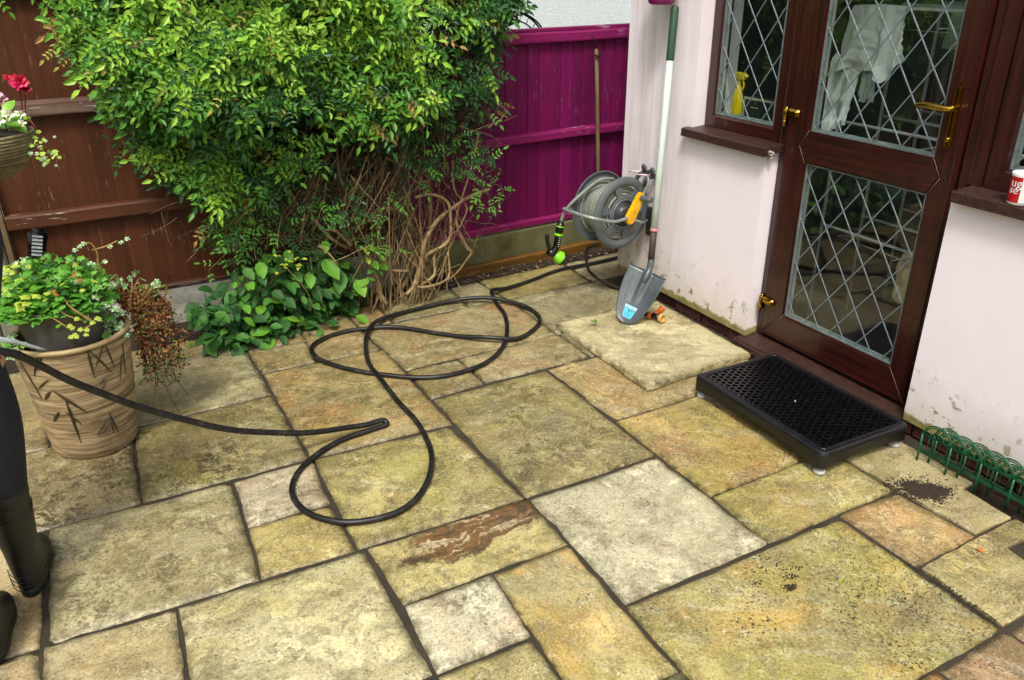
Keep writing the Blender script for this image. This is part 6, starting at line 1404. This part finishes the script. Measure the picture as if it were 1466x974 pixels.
# ---------------------------------------------------------------- green hoop edging along the wall
M_gw = plain('green_plastic_wire', '#0f5a36', '#0b4429', 20, .35, bump=.05); 
def hoops(x, dx, n, lab, y0=1.637, ph=0.):
    t = thing('hoop_edging', lab, 'garden edging', (x, y0, 0)); pit = .1165
    for i in range(n):
        b = MB(); y = -i*pit; xx = -y*dx
        def arc(c, hw, h0, h1, r=.0030, nn=12): b.tube([(xx-(c-y)*0+(-(c-y))*dx, c+hw*cos(k/nn*pi), h0+(h1-h0)*sin(k/nn*pi)) for k in range(nn+1)], r, 6)
        b.tube([(xx, y, -.012), (xx, y, .118)], .0044, 6)
        b.tube([(xx+.05*dx, y-pit/2, .045), (xx+.05*dx, y-pit/2, .118)], .0033, 6)
        arc(y-pit/2, pit/2, .118, .172); arc(y-pit/2, pit/2-.006, .118, .164, .0022); arc(y-pit/2+.0, .028, .118, .146, .0018)
        arc(y-pit, pit/2, .118, .170); arc(y-pit, pit/2-.006, .118, .162, .0022)
        b.tube([(xx+.025*dx, y-pit*.25, .12), (xx+.025*dx, y-pit*.25, .152)], .0017, 5); b.tube([(xx+.08*dx, y-pit*.75, .12), (xx+.08*dx, y-pit*.75, .152)], .0017, 5)
        b.build('hoop', M_gw, t, flip=False)
    b = MB(); L_ = n*pit
    for z in (.045, .052, .115, .121): b.tube([(0, .004, z), (L_*dx, -L_, z)], .0028, 6)
    for k in range(int(L_/.029)): b.tube([(k*.029*dx, -k*.029, .047), (k*.029*dx, -k*.029, .118)], .0014, 4) if k % 4 == 1 else None
    b.build('rail', M_gw, t)
hoops(2.599, .045, 9, 'front strip of green wire hoop edging stuck in the paving below the right window'); hoops(2.624, .045, 9, 'rear strip of green wire hoop edging, the one nearer the wall', 1.605)
# ---------------------------------------------------------------- things in the room, seen through the leaded glass
M_bot = plain('yellow_bottle_plastic', '#d8c411', '#c9b00c', 10, .3, rv=0)
bt = thing('spray_bottle', 'yellow trigger spray bottle on the inside sill behind the left window', 'bottle', (2.99, 3.265, .993))
b = MB(); b.lathe([(0, 0), (.034, 0), (.037, .006), (.037, .10), (.030, .15), (.018, .185), (.015, .20), (.015, .215)], 28, M=Matrix.Diagonal((.75, 1.1, 1, 1))); b.build('bottle_body', M_bot, bt)
b = MB(); b.cbox(-.013, .013, -.045, .020, .215, .250, .005); b.tube([(0, -.04, .235), (0, -.062, .235)], .008, 8); b.tube(spline([(0, -.030, .215), (0, -.042, .19), (0, -.034, .165)], 4), .005, 6); b.build('trigger_head', M_bot, bt)
M_carton = plain('dark_green_carton', '#122019', '#1c2e25', 10, .5, rv=0); M_cart2 = plain('pale_carton_edge', '#a9b39a', '#8b957c', 20, .6)
bx = thing('carton', 'dark green and cream open carton on the inside sill behind the left window', 'box', (3.03, 3.13, .993))
b = MB(); b.box(-.035, .035, -.11, .085, 0, .135, 0); b.box(-.0375, -.0355, -.11, .085, .128, .139, 1); b.box(-.0375, -.0355, .077, .088, 0, .128, 1); b.box(-.0375, -.0355, -.02, .03, .09, .094, 1); b.build('carton_body', [M_carton, M_cart2], bx)
air = thing('clothes_airer', 'white wire clothes airer standing in the room behind the door', 'clothes airer', (3.1, 2.28, .078)); M_wire = plain('white_coated_wire', '#b9c3bd', '#a9b3ad', 10, .4)
for k, x in enumerate((0, .28, .56)):
    b = MB(); b.tube([(x, .42, 0), (x, .42, 1.47), (x, .40, 1.49), (x, -.60, 1.49), (x, -.62, 1.47), (x, -.62, 0)], .008, 8)
    for z in (.51, 1.0): b.tube([(x, .42, z), (x, -.62, z)], .007, 8)
    b.build('airer_frame', M_wire, air)
b = MB()
for z in (.45, .94, 1.42):
    for y in (-.45, .0): b.tube([(0, y, z), (.56, y, z)], .0025, 5)
    for i in range(1): b.tube([(.12+.1*i, .42, z-.02), (.07+.1*i, -.62, z-.02)], .0022, 5)
b.build('airer_wire', M_wire, air)
def cloth(name, lab, cat, pts_top, pts_bot, m, seed, fold=.015, nx=34, ny=30, x=3.39, edge=.009):
    """hanging cloth between a top line and a bottom line (lists of (y,z)), with folds"""
    def at(L, t):
        k = t*(len(L)-1); i = min(len(L)-2, int(k)); f = k-i; return L[i][0]+(L[i+1][0]-L[i][0])*f, L[i][1]+(L[i+1][1]-L[i][1])*f
    vs = []
    for j in range(ny+1):
        v = j/ny
        for i in range(nx+1):
            u = i/nx; y0, z0 = at(pts_top, u); y1, z1 = at(pts_bot, u); y = y0+(y1-y0)*v; z = z0+(z1-z0)*v
            dx = fold*(.25+v)*(sin(u*17+seed+v*2.5+2*ff(u*3, v*2, seed))+.5*sin(u*31+v*5))+ff(u*4, v*5, seed)*.012-.012*math.exp(-((v)/.05)**2)*0
            vs.append((x-.010-dx-(.0 if v > .03 else -.01), y+ff(u*6, v*6, seed+4)*edge*v, z+ff(u*8, 3, seed)*edge*v))
    b = MB(); b.add(vs, [(j*(nx+1)+i, j*(nx+1)+i+1, (j+1)*(nx+1)+i+1, (j+1)*(nx+1)+i) for j in range(ny) for i in range(nx)], 0, True)
    return tag(b.build(name, m, flip=False), lab, cat)
M_mintc = plain('pale_mint_cloth', '#e3f0ea', '#d2e4dc', 14, .9, bump=.5, bsc=160); M_sheet = plain('grey_green_sheet', '#9fb0a5', '#aebbb2', 14, .9, bump=.3); M_beige = plain('beige_cloth', '#cfc096', '#b8a87c', 14, .9, bump=.4)
cloth('shirt', 'pale mint shirt hanging over the top bar of the airer behind the door', 'shirt', [(2.704, 1.571), (2.554, 1.580), (2.430, 1.576)], [(2.772, 1.284), (2.672, 1.311), (2.554, 1.307), (2.503, 1.266), (2.453, 1.293), (2.408, 1.366)], M_mintc, 3, x=3.095)
cloth('shirt_sleeve', 'pale mint shirt sleeve hanging to the lower left behind the upper glass', 'shirt', [(2.782, 1.366), (2.672, 1.33), (2.627, 1.311)], [(2.864, .992), (2.754, 1.015), (2.654, 1.065)], M_mintc, 7, .012, 20, 20, 3.11)
cloth('bag', 'small pale grey bag dangling under the mint shirt', 'bag', [(2.631, 1.311), (2.554, 1.311)], [(2.622, 1.175), (2.554, 1.175)], M_sheet, 5, .01, 10, 10, 3.13)
cloth('bed_sheet', 'grey-green sheet folded over the airer at upper right behind the door glass', 'sheet', [(2.62, 1.56), (2.2, 1.56), (1.95, 1.56)], [(2.66, 1.37), (2.2, 1.33), (1.95, 1.32)], M_sheet, 9, .006, 24, 14, 3.66)
cloth('tea_towel', 'beige cloth hanging low on the airer behind the lower glass', 'cloth', [(2.34, .52), (2.27, .56), (2.10, .56)], [(2.36, .32), (2.28, .27), (2.10, .30)], M_beige, 2, .012, 16, 14, 3.25)
# ---------------------------------------------------------------- person at the left edge, walking towards the fence with the hose
M_skin = plain('skin', '#b98a6c', '#a87859', 10, .5, bump=.05); M_navy = plain('navy_work_trousers', '#0e131c', '#151b26', 14, .85, bump=.5, bsc=250, rv=0); M_jack = plain('navy_jacket', '#0d1320', '#131a29', 10, .8, bump=.4, bsc=200, rv=0); M_hair = plain('dark_hair', '#1f1712', '#2d221b', 60, .6, bump=.6)
M_welly = plain('olive_black_rubber', '#0c0e0c', '#141714', 9, .45, bump=.08, bsc=60, rv=0); M_wellsole = plain('black_rubber_sole', '#171a17', '#20231f', 9, .5, bump=.1, rv=0)
ps = thing('person', 'person in navy trousers and dark wellington boots holding the black hose at the left edge', 'person', (-.48, 2.32, 0)); PSI = world_of(ps).inverted()
def skinned(name, V, E, m, sub=2, root=0, inv=None):
    me = bpy.data.meshes.new(name); me.from_pydata([v[:3] for v in V], E, []); o = bpy.data.objects.new(name, me); COL.objects.link(o)
    md = o.modifiers.new('skin', 'SKIN'); md.use_smooth_shade = True
    for i, v in enumerate(V):
        sv = me.skin_vertices[0].data[i]; r = v[3]; sv.radius = r if isinstance(r, tuple) else (r, r); sv.use_root = (i == root)
    s_ = o.modifiers.new('sub', 'SUBSURF'); s_.levels = sub; s_.render_levels = sub
    dg = bpy.context.evaluated_depsgraph_get(); dg.update(); m2 = bpy.data.meshes.new_from_object(o.evaluated_get(dg)); m2.name = name
    bpy.data.objects.remove(o); m2.materials.clear(); m2.materials.append(m)
    for p in m2.polygons: p.material_index = 0
    o = bpy.data.objects.new(name, m2); COL.objects.link(o); o.parent = ps; o.matrix_parent_inverse = PSI; return o
# naked continuous figure: pelvis, spine, head, arms with five-fingered hands, legs
V = [(-.475, 2.33, .95, (.15, .10)), (-.475, 2.33, 1.12, (.13, .09)), (-.475, 2.345, 1.32, (.16, .10)), (-.475, 2.35, 1.44, (.10, .07)), (-.475, 2.36, 1.52, .052), (-.475, 2.375, 1.60, (.070, .085)), (-.475, 2.385, 1.70, (.075, .09)), (-.475, 2.38, 1.76, .05)]
E = [(i, i+1) for i in range(7)]
def chain(start, pts):
    p = start
    for q in pts: V.append(q); E.append((p, len(V)-1)); p = len(V)-1
    return p
hr = chain(2, [(-.315, 2.35, 1.41, .055), (-.285, 2.33, 1.25, .044), (-.275, 2.31, 1.12, .038), (-.305, 2.34, .98, .034), (-.325, 2.365, .885, .025), (-.330, 2.370, .855, (.024, .034))])
for k, (dx, dy) in enumerate(((.010, .032), (.012, .012), (.010, -.008), (.006, -.026))): chain(hr, [(-.330+dx, 2.37+dy, .825, .0095), (-.314+dx*1.2, 2.37+dy, .795-.004*k, .0088), (-.325, 2.37+dy, .775, .008)])
chain(hr, [(-.360, 2.385, .835, .011), (-.352, 2.375, .805, .0095)])
hl = chain(2, [(-.65, 2.35, 1.41, .055), (-.70, 2.34, 1.25, .046), (-.715, 2.34, 1.12, .040), (-.68, 2.45, 1.02, .033), (-.63, 2.55, .955, .025), (-.615, 2.58, .93, (.024, .034))])
for k, (dx, dz) in enumerate(((.026, .01), (.008, .0), (-.010, -.004), (-.026, -.006))): chain(hl, [(-.60+dx, 2.60, .90+dz, .0095), (-.59+dx, 2.62, .875+dz, .0088), (-.585+dx, 2.615, .85+dz, .008)])
chain(hl, [(-.58, 2.575, .92, .011), (-.562, 2.585, .90, .0095)])
chain(0, [(-.395, 2.35, .86, .085), (-.39, 2.40, .50, .055), (-.415, 2.435, .12, .036), (-.415, 2.50, .05, .034), (-.415, 2.60, .04, .026)])
chain(0, [(-.555, 2.31, .86, .085), (-.53, 2.30, .50, .055), (-.515, 2.175, .12, .036), (-.505, 2.24, .05, .034), (-.50, 2.34, .04, .026)])
skinned('body', V, E, M_skin)
fc = MB()      # nose, ears, lips on the head facing the fence
fc.tube([(-.475, 2.462, 1.665), (-.475, 2.480, 1.635), (-.475, 2.466, 1.622)], [.006, .012, .009], 8); fc.tube([(-.505, 2.455, 1.592), (-.475, 2.466, 1.588), (-.445, 2.455, 1.592)], [.003, .007, .003], 8)
for s_ in (-1, 1): fc.lathe([(0, -.006), (.018, -.004), (.022, .002), (.0, .006)], 12, M=Matrix.Translation((-.475+s_*.076, 2.385, 1.645)) @ Matrix.Rotation(s_*pi/2, 4, 'Y') @ Matrix.Diagonal((1.4, .9, 1, 1)))
o = fc.build('face', M_skin, ps); o.matrix_parent_inverse = PSI
ey = MB()
for s_ in (-1, 1): ey.lathe([(0, -.010), (.009, -.005), (.011, 0), (.009, .005), (0, .010)], 12, (-.475+s_*.030, 2.452, 1.660))
o = ey.build('eyes', plain('eye', '#c9c4bb', '#3a2a1e', 200, .2), ps); o.matrix_parent_inverse = PSI
V = [(-.475, 2.37, 1.66, (.082, .088)), (-.475, 2.375, 1.73, (.083, .095)), (-.475, 2.375, 1.775, .055), (-.475, 2.33, 1.62, (.07, .05))]; E = [(0, 1), (1, 2), (0, 3)]; skinned('hair', V, E, M_hair)
V = [(-.475, 2.33, .93, (.175, .125)), (-.475, 2.33, 1.10, (.165, .12)), (-.475, 2.345, 1.32, (.19, .125)), (-.475, 2.35, 1.45, (.11, .085))]; E = [(0, 1), (1, 2), (2, 3)]
chain(2, [(-.315, 2.35, 1.40, .070), (-.278, 2.33, 1.25, .058), (-.272, 2.31, 1.12, .054), (-.305, 2.34, .98, .044), (-.322, 2.36, .905, .038)])
chain(2, [(-.655, 2.35, 1.40, .075), (-.70, 2.34, 1.25, .062), (-.715, 2.34, 1.12, .055), (-.68, 2.45, 1.02, .046), (-.64, 2.53, .965, .040)])
skinned('jacket', V, E, M_jack)
V = [(-.475, 2.33, .96, (.155, .115)), (-.475, 2.33, .88, (.16, .12))]; E = [(0, 1)]
chain(1, [(-.385, 2.36, .80, .095), (-.376, 2.385, .64, .088), (-.388, 2.405, .50, .076), (-.402, 2.42, .40, .070), (-.405, 2.425, .355, .069)])
chain(1, [(-.565, 2.31, .80, .095), (-.545, 2.30, .64, .088), (-.530, 2.27, .50, .076), (-.520, 2.21, .40, .070), (-.518, 2.19, .355, .069)])
skinned('trousers', V, E, M_navy)
def boot(x, y, rz):
    """wellington lofted from horizontal slices: heel ring, ankle, shaft; toe along +Y"""
    SL_ = [(0, -.052, .225, .040), (.004, -.056, .230, .0435), (.022, -.057, .232, .0445), (.026, -.053, .227, .041), (.034, -.054, .228, .0445), (.038, -.054, .226, .043), (.046, -.057, .226, .0465), (.050, -.055, .222, .045), (.060, -.060, .212, .0475), (.064, -.058, .206, .0455), (.074, -.061, .185, .0475), (.078, -.059, .175, .0455), (.092, -.060, .135, .0465), (.110, -.057, .095, .046), (.135, -.055, .072, .046), (.165, -.057, .064, .048), (.21, -.062, .062, .053), (.26, -.066, .064, .058), (.31, -.068, .066, .061), (.332, -.068, .066, .061), (.336, -.071, .069, .064), (.366, -.071, .070, .065), (.370, -.069, .068, .063), (.372, -.065, .064, .059), (.33, -.062, .060, .056)]
    n = 40; b = MB(); vs = []
    for z, y0, y1, w in SL_:
        for k in range(n):
            a = 2*pi*k/n; yc = (y0+y1)/2; L = (y1-y0)/2; cy = cos(a); sx = sin(a); yy = yc+L*(abs(cy)**.9)*(1 if cy > 0 else -1)
            t = (yy-y0)/(y1-y0); ww = w*(1+.16*math.exp(-((t-.72)/.2)**2)*(1 if z < .06 else 0)-.10*math.exp(-((t-.42)/.15)**2)*(1 if z < .05 else 0))
            zz = z-(.020*max(0, t-.62)**1.2 if .02 < z < .09 else 0)
            if .12 < z < .30: yy += .002*sin(z*90+sx*2)
            vs.append((ww*(abs(sx)**.85)*(1 if sx > 0 else -1), yy, zz))
    m = len(SL_); b.add(vs, [(i*n+k, i*n+(k+1) % n, (i+1)*n+(k+1) % n, (i+1)*n+k) for i in range(m-1) for k in range(n)]+[tuple(range(n))], 0, True)
    o = b.build('boot', M_welly, ps); o.matrix_parent_inverse = PSI; o.location = (x, y, .001); o.rotation_euler = (0, 0, rz)
    for zz, y0, w in ((.030, -.060, .048), (.048, -.060, .049), (.066, -.062, .050), (.084, -.062, .049), (.30, -.069, .062), (.285, -.069, .061)):
        full = zz > .2
        P = [( (w)*sin(a), ((y0-.002)*(cos(a)) if not full or cos(a) > 0 else .068*-cos(a)), zz+(0 if full else .012*(1-cos(a)))) for a in [radians(q) for q in (range(0, 360, 12) if full else range(-75, 76, 10))]]
        s_ = MB(); s_.tube(P, .0013, 5, closed=full); s_.build('rib', M_welly, o)
    return o
boot(-.408, 2.437, radians(-4)); boot(-.500, 2.180, radians(-2))
